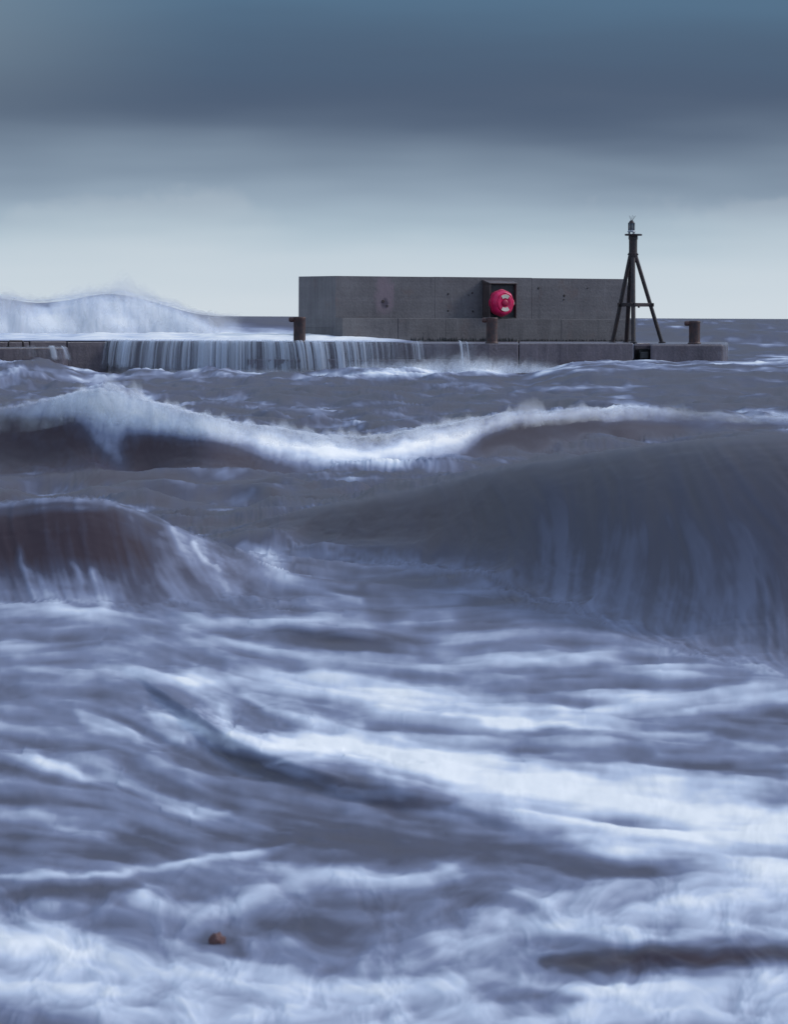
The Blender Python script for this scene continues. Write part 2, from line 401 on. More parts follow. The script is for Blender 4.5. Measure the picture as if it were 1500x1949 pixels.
# columns fan out from the beach, dense where the photograph looks
NI = 840
inner = np.linspace(-0.099, 0.099, NI)
outer = 0.099 + np.cumsum((0.198 / NI) * 1.13 ** np.arange(1, 48))
U = np.concatenate([-outer[::-1], inner, outer])
NC = len(U)
NR = 1250
Yfine = np.exp(np.linspace(math.log(8.6), math.log(12000.0), 3600))
Zf = macro(U[None, :].astype(np.float64), Yfine[:, None])
S = F * (EYE - Zf) / Yfine[:, None]
dS = np.diff(S, axis=0)
front = np.maximum(-dS, 0); backs = np.maximum(dS, 0)
met = 0.75 * front + 0.15 * backs + (np.diff(np.log(Yfine)) * 200)[:, None] + np.where((Yfine[1:] > 150) & (Yfine[1:] < 900), 0.30, np.where((Yfine[1:] > 52) & (Yfine[1:] < 140), 0.16, 0))[:, None]
cum = np.concatenate([np.zeros((1, NC)), np.cumsum(met, 0)], 0)
YY = np.empty((NR, NC))
for j in range(NC):
    YY[:, j] = np.interp(np.linspace(0, cum[-1, j], NR), cum[:, j], Yfine)
del Zf, S, dS, front, backs, met, cum
UU = np.broadcast_to(U[None, :], YY.shape)
XX = UU * YY
ZZ, TS = macro(UU, YY, True)
PX, PY = project(XX, YY, ZZ)

# chop, scaled with distance
near = 1 - sstep(24, 40, YY); mid = sstep(24, 40, YY) * (1 - sstep(140, 170, YY)); far = sstep(140, 190, YY)
wx = XX + 0.35 * perlin(XX * 0.8, YY * 0.5, 5); wy = YY + 0.5 * perlin(XX * 0.7, YY * 0.4, 6)
zn = 0.012 * fbm(wx * 1.9, wy * 0.75, 2, 1) + 0.004 * fbm(wx * 5.5, wy * 2.2, 2, 2)
lg = np.log(YY)
zm = 0.14 * (1 - np.abs(perlin(wx * 0.42, lg * 14 + 0.15 * wx, 3)) * 1.5) + 0.06 * fbm(wx * 0.8, lg * 26, 2, 4) + 0.05 * (1 - np.abs(perlin(wx * 1.2, lg * 24 - 0.2 * wx, 8)) * 1.5) - 0.12
zm = zm * 1.35
fx = XX + 6 * perlin(XX * 0.03, YY * 0.02, 9)
zfar = 0.62 * (1 - np.abs(perlin(fx * 0.045, YY * 0.030, 10)) * 1.7) + 0.26 * fbm(fx * 0.16, YY * 0.09, 3, 12) + 0.62
zfar = zfar * (1 - sstep(500, 3000, YY) * 0.7)
calm = 1 - 0.8 * np.maximum.reduce([sstep(0.1, 0.5, TS[i]) * (1 - sstep(1.0, 1.5, TS[i])) * sstep(0.05, 0.3, WAVES[i].top(UU)) for i in (1, 2, 3)])
wfade = 1 - sstep(0.8, 1.6, W0.top(UU)) * sstep(0, 1, TS[0]) * (1 - sstep(2.5, 5, TS[0]))
rightsw = sstep(950, 1150, PX) * sstep(95, 132, YY) * (1 - sstep(150, 175, YY))
ZZ = ZZ + (near * zn + mid * zm * (1 - 0.65 * rightsw)) * calm + far * zfar * wfade
ZZ = ZZ + 0.44 * rightsw * mid.clip(0.3, 1)
ZZ = ZZ + 0.46 * (1 - sstep(60, 210, PX)) * sstep(108, 122, YY) * (1 - sstep(150, 160, YY))
ZZ = ZZ + 0.16 * sstep(150, 260, PX) * (1 - sstep(900, 1000, PX)) * sstep(112, 128, YY) * (1 - sstep(150, 160, YY))
# keep the sea under the pier deck
pm = sstep(119.5, 121, YY) * (1 - sstep(150.5, 152.5, YY))
ZZ = np.where(YY < 151.5, np.minimum(ZZ, 0.70 + 3 * (1 - pm)), ZZ)
PX, PY = project(XX, YY, ZZ)

# ------------------------------------------------------------------ foam
# strokes of foam: polylines (x, y, half width, strength); they give both the density and the drift of the foam
ST = []
def st(*pts, flow=1.0): ST.append((pts, flow))
# crest of the middle breaker
st((-150, 800, 14, .35), (0, 788, 14, .38), (90, 778, 20, .60), (140, 768, 28, .8), (190, 775, 36, .95), (250, 785, 38, .95), (320, 800, 28, .92), (400, 815, 22, .90), (480, 838, 26, .92), (560, 856, 32, .95), (640, 866, 32, .98), (720, 866, 28, .98),
   (800, 852, 32, .95), (860, 838, 32, .88), (910, 815, 22, .78), (980, 798, 13, .70), (1090, 790, 12, .62), (1150, 780, 18, .6), (1190, 775, 24, .6), (1250, 785, 16, .45), (1330, 790, 8, .30), (1420, 788, 10, .45), (1500, 792, 12, .5), (1650, 795, 12, .5), flow=0.0)
st((190, 800, 30, .5), (215, 850, 28, .42), (235, 885, 16, .2), flow=0)
st((1160, 800, 12, .35), (1300, 806, 12, .30), (1420, 806, 14, .35), (1650, 806, 14, .30))
# sea between breaker and pier
st((-100, 712, 8, .35), (150, 720, 7, .42), (300, 716, 6, .40), (420, 722, 6, .3))
st((300, 708, 6, .5), (470, 712, 7, .62), (540, 718, 6, .4))
st((560, 722, 10, .5), (700, 712, 14, .6), (850, 708, 12, .6), (1000, 704, 9, .6), (1100, 700, 8, .4))
st((650, 695, 16, .55), (760, 697, 16, .68), (860, 700, 14, .8), (940, 697, 14, .82), (1020, 696, 10, .75), (1070, 694, 7, .5), flow=0.3)
st((1030, 690, 8, .45), (1120, 688, 8, .55), (1250, 686, 8, .6), (1350, 688, 8, .5), (1440, 690, 6, .65), (1520, 686, 6, .5))
st((1020, 712, 5, .45), (1180, 702, 6, .45), (1320, 700, 5, .4), (1500, 704, 6, .4))
st((-50, 690, 8, .55), (60, 700, 8, .6), (160, 703, 6, .55), (240, 698, 6, .45), (330, 704, 6, .5))
st((800, 745, 9, .20), (1000, 742, 9, .22), (1200, 738, 10, .25)); st((0, 742, 8, .22), (200, 738, 8, .2), (420, 760, 9, .28), (520, 775, 12, .4), (640, 790, 12, .42), (680, 805, 8, .35))
# far sea behind
st((1215, 608, 3, .4), (1250, 607, 3, .45), (1290, 609, 2, .25)); st((1215, 619, 2, .5), (1260, 620, 2.5, .5), (1300, 621, 2, .2)); st((1340, 614, 1.5, .5), (1400, 612, 2, .4))
st((1380, 650, 8, .25), (1450, 655, 8, .3), (1560, 650, 8, .3)); st((1370, 628, 5, .2), (1480, 632, 5, .25))
st((430, 620, 8, .35), (520, 628, 6, .4), (600, 632, 5, .5))
# the wave breaking over the pier
st((-200, 620, 45, .95), (0, 622, 38, .95), (120, 620, 38, .98), (240, 615, 40, .98), (330, 625, 30, .95), (400, 636, 14, .95), (560, 640, 8, .95), (760, 645, 6, .8), flow=0)
st((120, 582, 16, .8), (200, 580, 20, .85), (280, 590, 18, .85), (340, 605, 14, .8), (390, 622, 10, .8), flow=0.5)
st((-50, 578, 14, .30), (40, 590, 16, .36), (110, 600, 14, .5), flow=0.3)
# lip and shoulder of the near left wave
st((-80, 968, 6, .42), (0, 962, 7, .48), (60, 954, 7, .48), (120, 951, 7, .46), (200, 958, 6, .44), (270, 980, 6, .42), (330, 1004, 6, .42))
st((0, 975, 8, .30), (90, 966, 7, .30), (200, 966, 6, .25))
st((255, 990, 20, .30), (285, 1030, 26, .33), (330, 1060, 30, .25), flow=0)
st((320, 1010, 18, .36), (360, 1050, 26, .38), (400, 1085, 22, .34), flow=0)
st((340, 1012, 16, .35), (400, 1045, 22, .38), (460, 1075, 24, .42), (520, 1105, 20, .50), (580, 1120, 12, .45), (680, 1140, 8, .35))
st((465, 1035, 9, .5), (500, 1055, 14, .62), (520, 1078, 15, .62), (545, 1095, 12, .55), (600, 1108, 9, .42), (680, 1112, 7, .35))
st((370, 1040, 5, .55), (390, 1065, 5, .5), (410, 1085, 5, .4), flow=0)
st((48, 1030, 9, .18), (50, 1080, 11, .28), (75, 1115, 13, .30), (95, 1150, 13, .28), flow=0)
st((175, 1090, 10, .35), (195, 1120, 15, .34), (210, 1150, 16, .38), flow=0)
st((140, 1070, 8, .25), (155, 1110, 9, .3), flow=0)
# wash under the dark right-hand wave
st((520, 1050, 22, .30), (650, 1060, 26, .36), (800, 1065, 28, .36), (930, 1060, 26, .30), flow=0)
st((1100, 1240, 28, .20), (1250, 1265, 26, .24), (1400, 1265, 24, .24), (1600, 1265, 24, .24), flow=.3)
st((-100, 1110, 45, .20), (100, 1115, 45, .20), (300, 1105, 45, .18), (450, 1120, 24, .3), flow=0)
# foam streaks of the foreground
st((-100, 1160, 16, 0.42), (100, 1165, 16, 0.45), (300, 1178, 14, 0.46), (480, 1190, 14, 0.44), (650, 1180, 14, 0.42), (850, 1180, 14, 0.4))
st((0, 1225, 16.2, 0.312), (200, 1215, 13.5, 0.328), (420, 1230, 16.2, 0.361), (650, 1255, 16.2, 0.361), (900, 1260, 16.2, 0.328), (1100, 1270, 16.2, 0.328))
st((0, 1275, 10.8, 0.328), (180, 1280, 10.8, 0.394), (330, 1290, 12.2, 0.451), (420, 1300, 12.2, 0.451))
st((380, 1290, 21, 0.62), (480, 1300, 30, 0.73), (600, 1310, 36, 0.83), (740, 1325, 36, 0.87), (860, 1340, 33, 0.83), (980, 1350, 27, 0.77), (1120, 1356, 24, 0.75), (1280, 1345, 24, 0.67), (1400, 1335, 24, 0.57), (1550, 1330, 21, 0.52))
st((840, 1362, 6, 0.7), (960, 1374, 7, 0.85), (1080, 1382, 7, 0.85), (1180, 1390, 8.1, 0.492), (1330, 1395, 8.1, 0.369))
st((410, 1360, 18.9, 0.537), (440, 1395, 16.8, 0.77), (520, 1412, 25.3, 0.87), (640, 1420, 39.3, 0.97), (760, 1440, 50.5, 1.03), (880, 1470, 61.7, 1.03), (1000, 1495, 70.1, 1.03), (1120, 1512, 70.1, 1.03), (1250, 1530, 61.7, 1.03), (1380, 1550, 56.1, 1.03), (1520, 1570, 56.1, 1.03), (1700, 1590, 56.1, 1))
st((300, 1365, 9.5, 0.41), (340, 1385, 10.8, 0.508), (390, 1412, 10.8, 0.508), (450, 1425, 8.1, 0.41))
st((150, 1365, 12.2, 0.344), (210, 1385, 13.5, 0.492), (270, 1405, 12.2, 0.525), (330, 1418, 8.1, 0.41))
st((-60, 1400, 14, 0.4), (40, 1430, 14, 0.46), (90, 1455, 10.8, 0.508), (160, 1475, 9, 0.7), (230, 1492, 12.2, 0.541), (300, 1520, 12.2, 0.476), (370, 1540, 12.2, 0.508), (430, 1548, 9.5, 0.41))
st((-50, 1545, 16, 0.34), (100, 1560, 16, 0.4), (250, 1590, 14, 0.36))
st((600, 1440, 6.8, 0.344), (520, 1455, 6.8, 0.369), (640, 1500, 6.8, 0.328), (760, 1512, 6.8, 0.279))
st((450, 1320, 8.1, 0.41), (520, 1350, 8.1, 0.451), (590, 1380, 9.5, 0.451), (680, 1385, 10.8, 0.41))
st((1250, 1440, 10.8, 0.344), (1400, 1450, 13.5, 0.344), (1600, 1470, 16.2, 0.344)); st((1200, 1400, 8.1, 0.41), (1350, 1410, 8.1, 0.369), (1550, 1425, 10.8, 0.369))
st((1100, 1590, 30.4, 0.7), (1200, 1600, 35.9, 0.72), (1330, 1620, 46.9, 0.78), (1450, 1640, 55.2, 0.78), (1600, 1660, 55.2, 0.78))
# near white water
st((-80, 1668, 8, .5), (100, 1666, 8, .58), (250, 1660, 9, .6), (380, 1645, 8, .62), (480, 1625, 8, .56), (560, 1605, 7, .45))
st((520, 1650, 21.6, 0.52), (620, 1668, 26.4, 0.62), (760, 1672, 26.4, 0.64), (860, 1660, 21.6, 0.54))
st((250, 1700, 21.6, 0.52), (350, 1730, 24, 0.58), (450, 1730, 21.6, 0.5), (560, 1690, 19.2, 0.45))
st((1000, 1700, 24, 0.46), (1120, 1720, 31.2, 0.52), (1250, 1730, 40.8, 0.64), (1400, 1700, 48, 0.7), (1550, 1690, 48, 0.7))
st((850, 1800, 31.2, 0.6), (960, 1765, 31.2, 0.68), (1060, 1760, 31.2, 0.76), (1160, 1772, 24, 0.76), (1300, 1776, 24, 0.68), (1450, 1770, 31.2, 0.64), (1600, 1760, 31.2, 0.64))
st((-80, 1790, 48, 0.8), (80, 1800, 52.8, 0.86), (200, 1830, 48, 0.82), (320, 1850, 43.2, 0.72), (480, 1860, 40.8, 0.7), (640, 1880, 36, 0.76), (800, 1880, 28.8, 0.7), (920, 1868, 19.2, 0.7), (1060, 1880, 19.2, 0.72), (1200, 1890, 28.8, 0.74), (1340, 1880, 31.2, 0.72), (1550, 1870, 31.2, 0.7))
st((-80, 1880, 48, 0.64), (120, 1890, 52.8, 0.64), (300, 1935, 48, 0.6), (560, 1940, 43.2, 0.6), (820, 1940, 43.2, 0.54), (1100, 1935, 48, 0.54), (1300, 1930, 48, 0.56), (1550, 1940, 48, 0.53))
# dark holes of bare water, subtracted
HO = [((590, 1500, 30, .22), (700, 1512, 26, .34), (800, 1522, 20, .40), (850, 1530, 12, .3)), ((380, 1420, 16, .2), (480, 1465, 22, .26), (600, 1500, 22, .24)),
      ((540, 1600, 38, .28), (700, 1605, 42, .36), (850, 1598, 36, .34), (1000, 1625, 26, .32), (1150, 1652, 22, .26), (1240, 1664, 14, .2)),
      ((900, 1870, 16, .22), (1000, 1890, 18, .30), (1090, 1905, 14, .28)), ((1040, 1832, 12, .45), (1120, 1825, 18, .62), (1250, 1818, 22, .60), (1400, 1818, 22, .52), (1550, 1822, 22, .45)),
      ((30, 1700, 20, .26), (130, 1705, 20, .34), (240, 1690, 16, .28)), ((520, 1760, 22, .30), (620, 1768, 26, .34), (720, 1770, 20, .24)), ((380, 1790, 18, .30), (460, 1800, 20, .28)), ((600, 1718, 16, .16), (720, 1722, 18, .24), (760, 1725, 10, .2)),
      ((540, 1215, 14, .16), (640, 1225, 18, .26), (760, 1235, 12, .14)), ((0, 1600, 30, .10), (200, 1620, 30, .14), (420, 1600, 22, .14)),
      ((850, 1700, 18, .14), (960, 1720, 16, .18), (1040, 1740, 10, .16)), ((-50, 1940, 30, .20), (60, 1940, 26, .2), (200, 1940, 20, .15)),
      ((1350, 1350, 12, .16), (1500, 1380, 14, .18)), ((1000, 1435, 20, .14), (1200, 1440, 24, .16), (1500, 1470, 26, .12))]
RX0, RY0, RS = -160, 530, 4
rw, rh = 460, 400
gx, gy = np.meshgrid(RX0 + RS * np.arange(rw), RY0 + RS * np.arange(rh))
def stroke_field(pts):
    best = np.zeros(gx.shape); tx = np.zeros(gx.shape); ty = np.zeros(gx.shape); bw = np.zeros(gx.shape)
    for (x0, y0, w0, v0), (x1, y1, w1, v1) in zip(pts, pts[1:]):
        lx, ly = x1 - x0, y1 - y0; l2 = lx * lx + ly * ly
        t = np.clip(((wxg - x0) * lx + (wyg - y0) * ly) / l2, 0, 1)
        d = np.hypot(wxg - x0 - t * lx, wyg - y0 - t * ly)
        w = w0 + t * (w1 - w0); v = (v0 + t * (v1 - v0)) * np.exp(-(d / w) ** 2)
        best = np.maximum(best, v)
        g = np.exp(-(d / (w * 2.2)) ** 2); l = math.sqrt(l2)
        sgn = 1 if lx >= 0 else -1
        m = g > bw; tx = np.where(m, g * lx / l * sgn, tx); ty = np.where(m, g * ly / l * sgn, ty); bw = np.maximum(bw, g)
    return best, tx, ty
amp_w = np.maximum(np.clip((gy - 650) / 700, 0.08, 1.0), 0.55 * np.exp(-((gy - 820) / 60) ** 2))
wxg = gx + amp_w * 26 * fbm(gx / 130, gy / 70, 3, 31); wyg = gy + amp_w * 13 * fbm(gx / 120, gy / 60, 3, 37)
base = np.interp(gy[:, 0], [530, 640, 690, 730, 800, 900, 960, 1040, 1100, 1150, 1300, 1500, 1620, 1680, 1760, 2100],
                 [.06, .08, .12, .08, .08, .08, .08, .12, .20, .36, .42, .42, .38, .42, .43, .44])
FM = np.repeat(base[:, None], rw, 1)
# bare hollow on the left; sea at the right crest darkened with less foam
FM -= .16 * np.exp(-((gx - 150) / 170) ** 2 - ((gy - 1040) / 70) ** 2)
FM += .10 * sstep(1030, 1240, gy) * (1 - sstep(1270, 1300, gy)) * sstep(700, 1000, gx) * 0.3
FM -= .06 * sstep(900, 1100, gx) * sstep(790, 830, gy) * (1 - sstep(960, 1010, gy))
FX = np.full(gx.shape, 0.35); FY = 0.35 * (0.16 * (1 - sstep(300, 1100, gx)) * sstep(1150, 1350, gy) * (1 - sstep(1600, 1700, gy)) + 0.02)
for pts, fl in ST:
    b, tx, ty = stroke_field(pts)
    FM = 1 - (1 - FM) * (1 - np.clip(b * 0.97, 0, .985)) ** 0.9
    if fl: FX += tx * fl; FY += ty * fl
for pts in HO:
    b, _, _ = stroke_field(pts); FM = FM - b * (0.35 + FM)
FM = np.clip(FM, 0, 1.0)
# billows turn the drift in the near white water
tn = sstep(1600, 1720, gy)
ang = 0.55 * tn * fbm(gx / 210, gy / 120, 2, 41) + 0.12 * fbm(gx / 150, gy / 50, 2, 43)
FX, FY = FX * np.cos(ang) - FY * np.sin(ang), FX * np.sin(ang) + FY * np.cos(ang)
# beyond the authored stretch the pattern carries on, turned back on itself
fold = np.mod(PX + 100, 3400); mir = fold > 1700; PXm = np.where(mir, 3400 - fold, fold) - 100
ri = (PY - RY0) / RS; ci = (PXm - RX0) / RS
foam_m = bil(FM.astype(np.float32), ri, ci)
fxv = bil(FX.astype(np.float32), ri, ci); fyv = bil(FY.astype(np.float32), ri, ci) * np.where(mir, -1, 1) * sstep(0, 260, np.minimum(np.abs(PXm + 100), np.abs(1600 - PXm)) + 110 * ((PX > -60) & (PX < 1560)))
def face(i, lo=0.02, hi=1.05):
    return sstep(lo - (.4 if lo < 0 else .1), lo + .25 + (.2 if lo < 0 else 0), TS[i]) * (1 - sstep(hi - .1, hi + .15, TS[i])) * sstep(0.05, 0.25, WAVES[i].top(UU))
# on the standing faces the water is drawn upwards; their upper parts are darkened by thinning the foam
for i, lo_, k_ in ((1, 0.25, 0.10), (2, 0.72, 0.09), (3, 0.45, 0.05)): foam_m = foam_m - k_ * face(i, lo_) * (1 - sstep(0.25, 0.45, foam_m))
g2 = np.interp(TS[2], [-.3, 0.0, 0.25, 0.5, 0.7, 0.85, 1.0, 1.2], [.37, .36, .34, .28, .19, .11, .08, .08]) - 0.04 * sstep(1100, 1450, PX)  # right wave: shade of the steep face and reflections below painted as foam
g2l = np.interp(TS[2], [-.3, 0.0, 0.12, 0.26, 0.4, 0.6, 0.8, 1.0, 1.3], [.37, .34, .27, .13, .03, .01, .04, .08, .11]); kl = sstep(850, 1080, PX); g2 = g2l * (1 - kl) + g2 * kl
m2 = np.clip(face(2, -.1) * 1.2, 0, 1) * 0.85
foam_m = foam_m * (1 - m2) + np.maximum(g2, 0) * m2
foam_m = np.clip(foam_m, 0.0, 1)
lean = np.zeros_like(PX)
fm = np.zeros_like(PX)
for i, l_ in ((0, 0.55), (1, 0.8 * perlin(PX / 90, PY / 60, 75)), (2, None), (3, None)):
    m = face(i, *((-.15, 1.05) if i == 2 else ())); fm = np.maximum(fm, m)
    if l_ is None:
        l_ = (0.55 * (1 - np.clip(TS[3], 0, 1)) + 0.7 * sstep(180, 420, PX) + 0.25 * perlin(PX / 120, PY / 100, 71)) if i == 3 else (1.3 * (np.clip(TS[2], 0, 1) - 0.45) + 0.5 * perlin(PX / 170, PY / 130, 73) + 0.4 * sstep(1250, 1450, PX))
    lean = lean + m * l_
fl = np.hypot(fxv, fyv) + 1e-6
fxv, fyv = fxv / fl, fyv / fl
k = np.clip(fm * 1.15, 0, 1) ** 1.5
fxv = (1 - k) * fxv + k * lean; fyv = (1 - k) * fyv + k * 1.0
fl = np.hypot(fxv, fyv) + 1e-6; fxv /= fl; fyv /= fl
spx = np.abs(np.gradient(PX, axis=1)) + 1e-3; spy = np.clip(np.abs(np.gradient(PY, axis=0)), 0.45, 8)
vc = (fxv / spx).astype(np.float32); vr = (-fyv / spy).astype(np.float32)
RI, CI = np.meshgrid(np.arange(NR, dtype=np.float32), np.arange(NC, dtype=np.float32), indexing='ij')
def lic(f, n, s0=1.0):
    s = s0
    for _ in range(n):
        f = 0.5 * (bil(f, RI + vr * s, CI + vc * s) + bil(f, RI - vr * s, CI - vc * s)); s *= 2
    return f
def blur(f, k):
    ker = np.hanning(k + 2)[1:-1]; ker /= ker.sum()
    f = np.apply_along_axis(lambda a: np.convolve(a, ker, 'same'), 0, f)
    return np.apply_along_axis(lambda a: np.convolve(a, ker, 'same'), 1, f)
def norm(f):
    return (f - f.mean()) / f.std()
white = rng.standard_normal((NR, NC)).astype(np.float32)
n_f = norm(lic(norm(blur(white, 3)).astype(np.float32), 6))                     # hair-fine streaks
n_m = norm(lic(norm(blur(rng.standard_normal((NR, NC)).astype(np.float32), 9)).astype(np.float32), 7))      # ropes of foam
n_l = norm(lic(norm(fbm(PX / 60 + 3, PY / 34, 3, 51)).astype(np.float32), 6))    # broad drifts
bill = fbm(PX / 85 + 0.8 * perlin(PX / 120, PY / 80, 61), PY / 48 + 0.8 * perlin(PX / 110, PY / 70, 63), 4, 65)  # billows
n_c = norm(lic(norm(blur(rng.standard_normal((NR, NC)).astype(np.float32), 5)).astype(np.float32), 4, 0.7))    # short choppy flecks
n_c2 = norm(fbm(XX * 0.55 + 0.1 * lg, lg * 38, 4, 81, 0.6))                      # glints and shades of the chop painted into the foam, in world space
nearw = sstep(1590, 1720, PY)
amp = (0.045 - 0.028 * face(2) + 0.015 * face(3) + 0.080 * np.sqrt(np.clip(foam_m, 0, 1)) * (1 - 0.6 * sstep(0.75, 1.0, foam_m)))
tex = (0.42 * n_f + 0.50 * n_m + 0.85 * n_l) * (1 - 0.6 * nearw) + nearw * 1.25 * bill
tex = (1 - fm) * tex + fm * np.clip(0.40 * n_f + 0.50 * n_m + 0.60 * n_l, -1.2, 1.2)
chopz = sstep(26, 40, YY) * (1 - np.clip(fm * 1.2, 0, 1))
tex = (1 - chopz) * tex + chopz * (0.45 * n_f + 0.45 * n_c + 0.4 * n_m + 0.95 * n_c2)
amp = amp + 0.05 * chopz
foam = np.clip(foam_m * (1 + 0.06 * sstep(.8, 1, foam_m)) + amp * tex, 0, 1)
foam = foam * (1 - 0.0)
# foam stands proud and is drawn into ridges
relief = YY * (0.00016 * n_m * (1 - nearw) + 0.00016 * n_l) * (1 - far) * (1 - 0.6 * fm)
relief += np.where(YY < 150, YY, 0) * np.where(YY < 40, 0.00035, np.where(YY < 90, 0.0008, 0.00018)) * sstep(0.3, 0.9, foam) * (0.6 + 0.4 * bill)
relief += nearw * YY * 0.00035 * bill
relief = relief * np.clip(3.0 / spx, 0, 1)
ZZ = ZZ + relief
ZZ = np.where((YY > 119) & (YY < 151.5), np.minimum(ZZ, 0.74), ZZ)
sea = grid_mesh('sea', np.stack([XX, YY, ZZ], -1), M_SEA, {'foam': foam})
tag(sea, 'stormy grey sea with streaked foam and dark rolling waves', None, None, 'structure')

# ------------------------------------------------------------------ spray: stacked translucent veils over the breaking crests
def sample_z(u, Y):
    """height of the finished sea at (u, Y), column by column"""
    ci = np.interp(u, U, np.arange(NC)); out = np.empty(np.broadcast(u, Y).shape)
    Yb = np.broadcast_to(Y, out.shape)
    for j in range(out.shape[1]):
        c = int(round(ci[j])); out[:, j] = np.interp(Yb[:, j], YY[:, c], ZZ[:, c])
    return out
def veil(name, wave, px0, px1, nu, nv, layers, t0, rise, thick, dens, label, seed, lean=0.0, yscale=1.0, slant=20.0):
    """veils that follow the wave face from t0 to the crest and then rise above it"""
    pxs = np.linspace(px0, px1, nu); u = (pxs - CX) / F
    Yc = wave.foot(u) + wave.wf
    v = np.linspace(0, 1, nv)[:, None]
    Pl, Al = [], []
    r = np.interp(pxs, *rise) * (0.45 + 1.5 * np.clip(0.35 + (0.6 if slant > 100 else 1.0) * fbm(pxs / (80 if slant > 100 else 34), pxs * 0, 3, seed + 5), 0, 1.2))
    for j in range(layers):
        q = (j + 1) / layers
        vs_ = np.clip(v / 0.55, 0, 1); up = np.clip((v - 0.55) / 0.45, 0, 1)
        Y = wave.foot(u) + wave.wf * (t0 + (1.0 - t0) * vs_) + 0 * u
        z = sample_z(u, Y)
        ruf = fbm(pxs[None, :] / 38 + j * 7.1, v * 3 + j * 3.3, 3, seed + j)
        off = thick * q * (0.6 + 0.6 * ruf) * np.sin(np.pi * np.clip(v / 0.6, 0, 1)) ** 0.7 * (v < 0.6) 
        Y = Y - off * 0.7 + up * (wave.wf * 0.12 * (j - layers / 2) / layers) + up * r * lean
        z = z + off * 0.7 + up * r * (0.55 + 0.75 * q) * (1 + 0.5 * ruf)
        x = u * (wave.foot(u) + wave.wf * (t0 + (1.0 - t0) * vs_)) + up * r * 0.25 * lean
        st1 = fbm((pxs[None, :] + slant * v) / (9.0 * yscale) + 5.0 * j, v * 1.7 + 2.3 * j, 4, seed + 40 + j)
        st2 = fbm((pxs[None, :] + slant * v) / (45.0 * yscale) + 3.0 * j, v * 2.2 + 9.1 * j, 4, seed + 70 + j)
        d = np.interp(pxs, *dens)[None, :]
        edge = np.where(v < 0.55, sstep(0.0, 0.25 + 0.1 * q, v + 0.28 * st2 + (0.3 if slant > 100 else 0)), 1 - sstep(0.0, 1.0, up * (1.0 + 0.2 * q) - 0.15 * st2))
        a = d * edge * np.clip(0.42 + (0.25 if slant > 100 else 0.45) * st1 + 0.8 * st2, 0, 1) * (1 - (0.62 if slant > 100 else 0.0) * sstep(.10, .5, v))
        ends = sstep(0, 0.04, np.linspace(0, 1, nu)) * (1 - sstep(0.96, 1, np.linspace(0, 1, nu)))
        Pl.append(np.stack([x, Y, z], -1)); Al.append(np.clip(a * ends[None, :] * (0.75 if slant > 100 else 0.5), 0, 0.95))
    o = grid_mesh(name, np.stack(Pl), M_SPRAY, {'alpha': np.stack(Al)})
    return tag(o, label, 'spray', None, 'stuff')
veil('wave_spray', W1, -120, 1600, 560, 22, 7, 0.66,
     ([-120, 0, 90, 190, 260, 330, 420, 600, 800, 900, 1000, 1100, 1180, 1230, 1320, 1600], [.05, .06, .07, .13, .12, .09, .08, .07, .06, .09, .11, .10, .20, .15, .07, .07]), 0.10,
     ([-120, 0, 60, 130, 190, 300, 450, 600, 800, 880, 950, 1100, 1180, 1240, 1320, 1420, 1600], [.15, .2, .35, .8, 1., .95, .85, .9, .9, .8, .6, .5, .65, .42, .22, .32, .32]),
     'white spray blowing off the breaking crest in the middle of the sea', 100)
veil('wave_spray', W0, -150, 470, 340, 34, 8, 0.02,
     ([-150, 0, 60, 120, 200, 270, 330, 400, 470], [.22, .25, .22, .32, .50, .48, .35, .22, .1]), 0.5,
     ([-150, 0, 100, 200, 300, 380, 430, 470], [.75, .75, .9, 1., .95, .7, .3, .0]),
     'tall white spray of the wave breaking behind the left end of the pier', 200, lean=0.6, yscale=1.9, slant=150.0)

# ------------------------------------------------------------------ pier
ZD = 0.95
def P2(px, py=None, z=ZD, Y=None):
    if Y is not None: p = at_depth(px, HOR, Y); return Vector((p[0], Y))
    p = at_z(px, py, z); return Vector((p[0], p[1]))
def edgeY(px): return float(np.interp(px, [-400, 0, 200, 570, 930, 1205, 1380, 1600], [127.5, 131.6, 134.0, 134.2, 136.0, 138.5, 139.8, 141]))
def edge(px, dY=0.0):
    Y = edgeY(px) + dY; return ((px - CX) / F * Y, Y)
def backY(px): return float(np.interp(px, [-400, 200, 1380], [150.0, 150.5, 151.0]))
def backpt(px): Y = backY(px); return ((px - CX) / F * Y, Y)
pier = thing('pier', (0, 140, 0), 'wet dark concrete pier with the sea pouring over its edge', 'pier')
breaks = [-420, -160, 55, 126, 203, 470, 742, 986, 1204]
for a, b in zip(breaks, breaks[1:]):
    bm = bmesh.new()
    g = 0.8
    inner_px = [p for p in (0, 200, 570, 930) if a + 8 < p < b - 8]
    poly = [edge(a + g)] + [edge(p) for p in inner_px] + [edge(b - g), backpt(b - g), backpt(a + g)]
    dz = random.uniform(-0.012, 0.012)
    prism(bm, poly, -2.0, ZD + dz)
    link('deck_section', bm, M_PIER, pier, bevel=0.025)
bm = bmesh.new(); prism(bm, [edge(-415, .35)] + [edge(p, .35) for p in (0, 200, 570, 930)] + [edge(1203, .35), backpt(1203), backpt(-415)], -1.9, ZD - 0.05)
link('core', bm, M_DARK, pier)
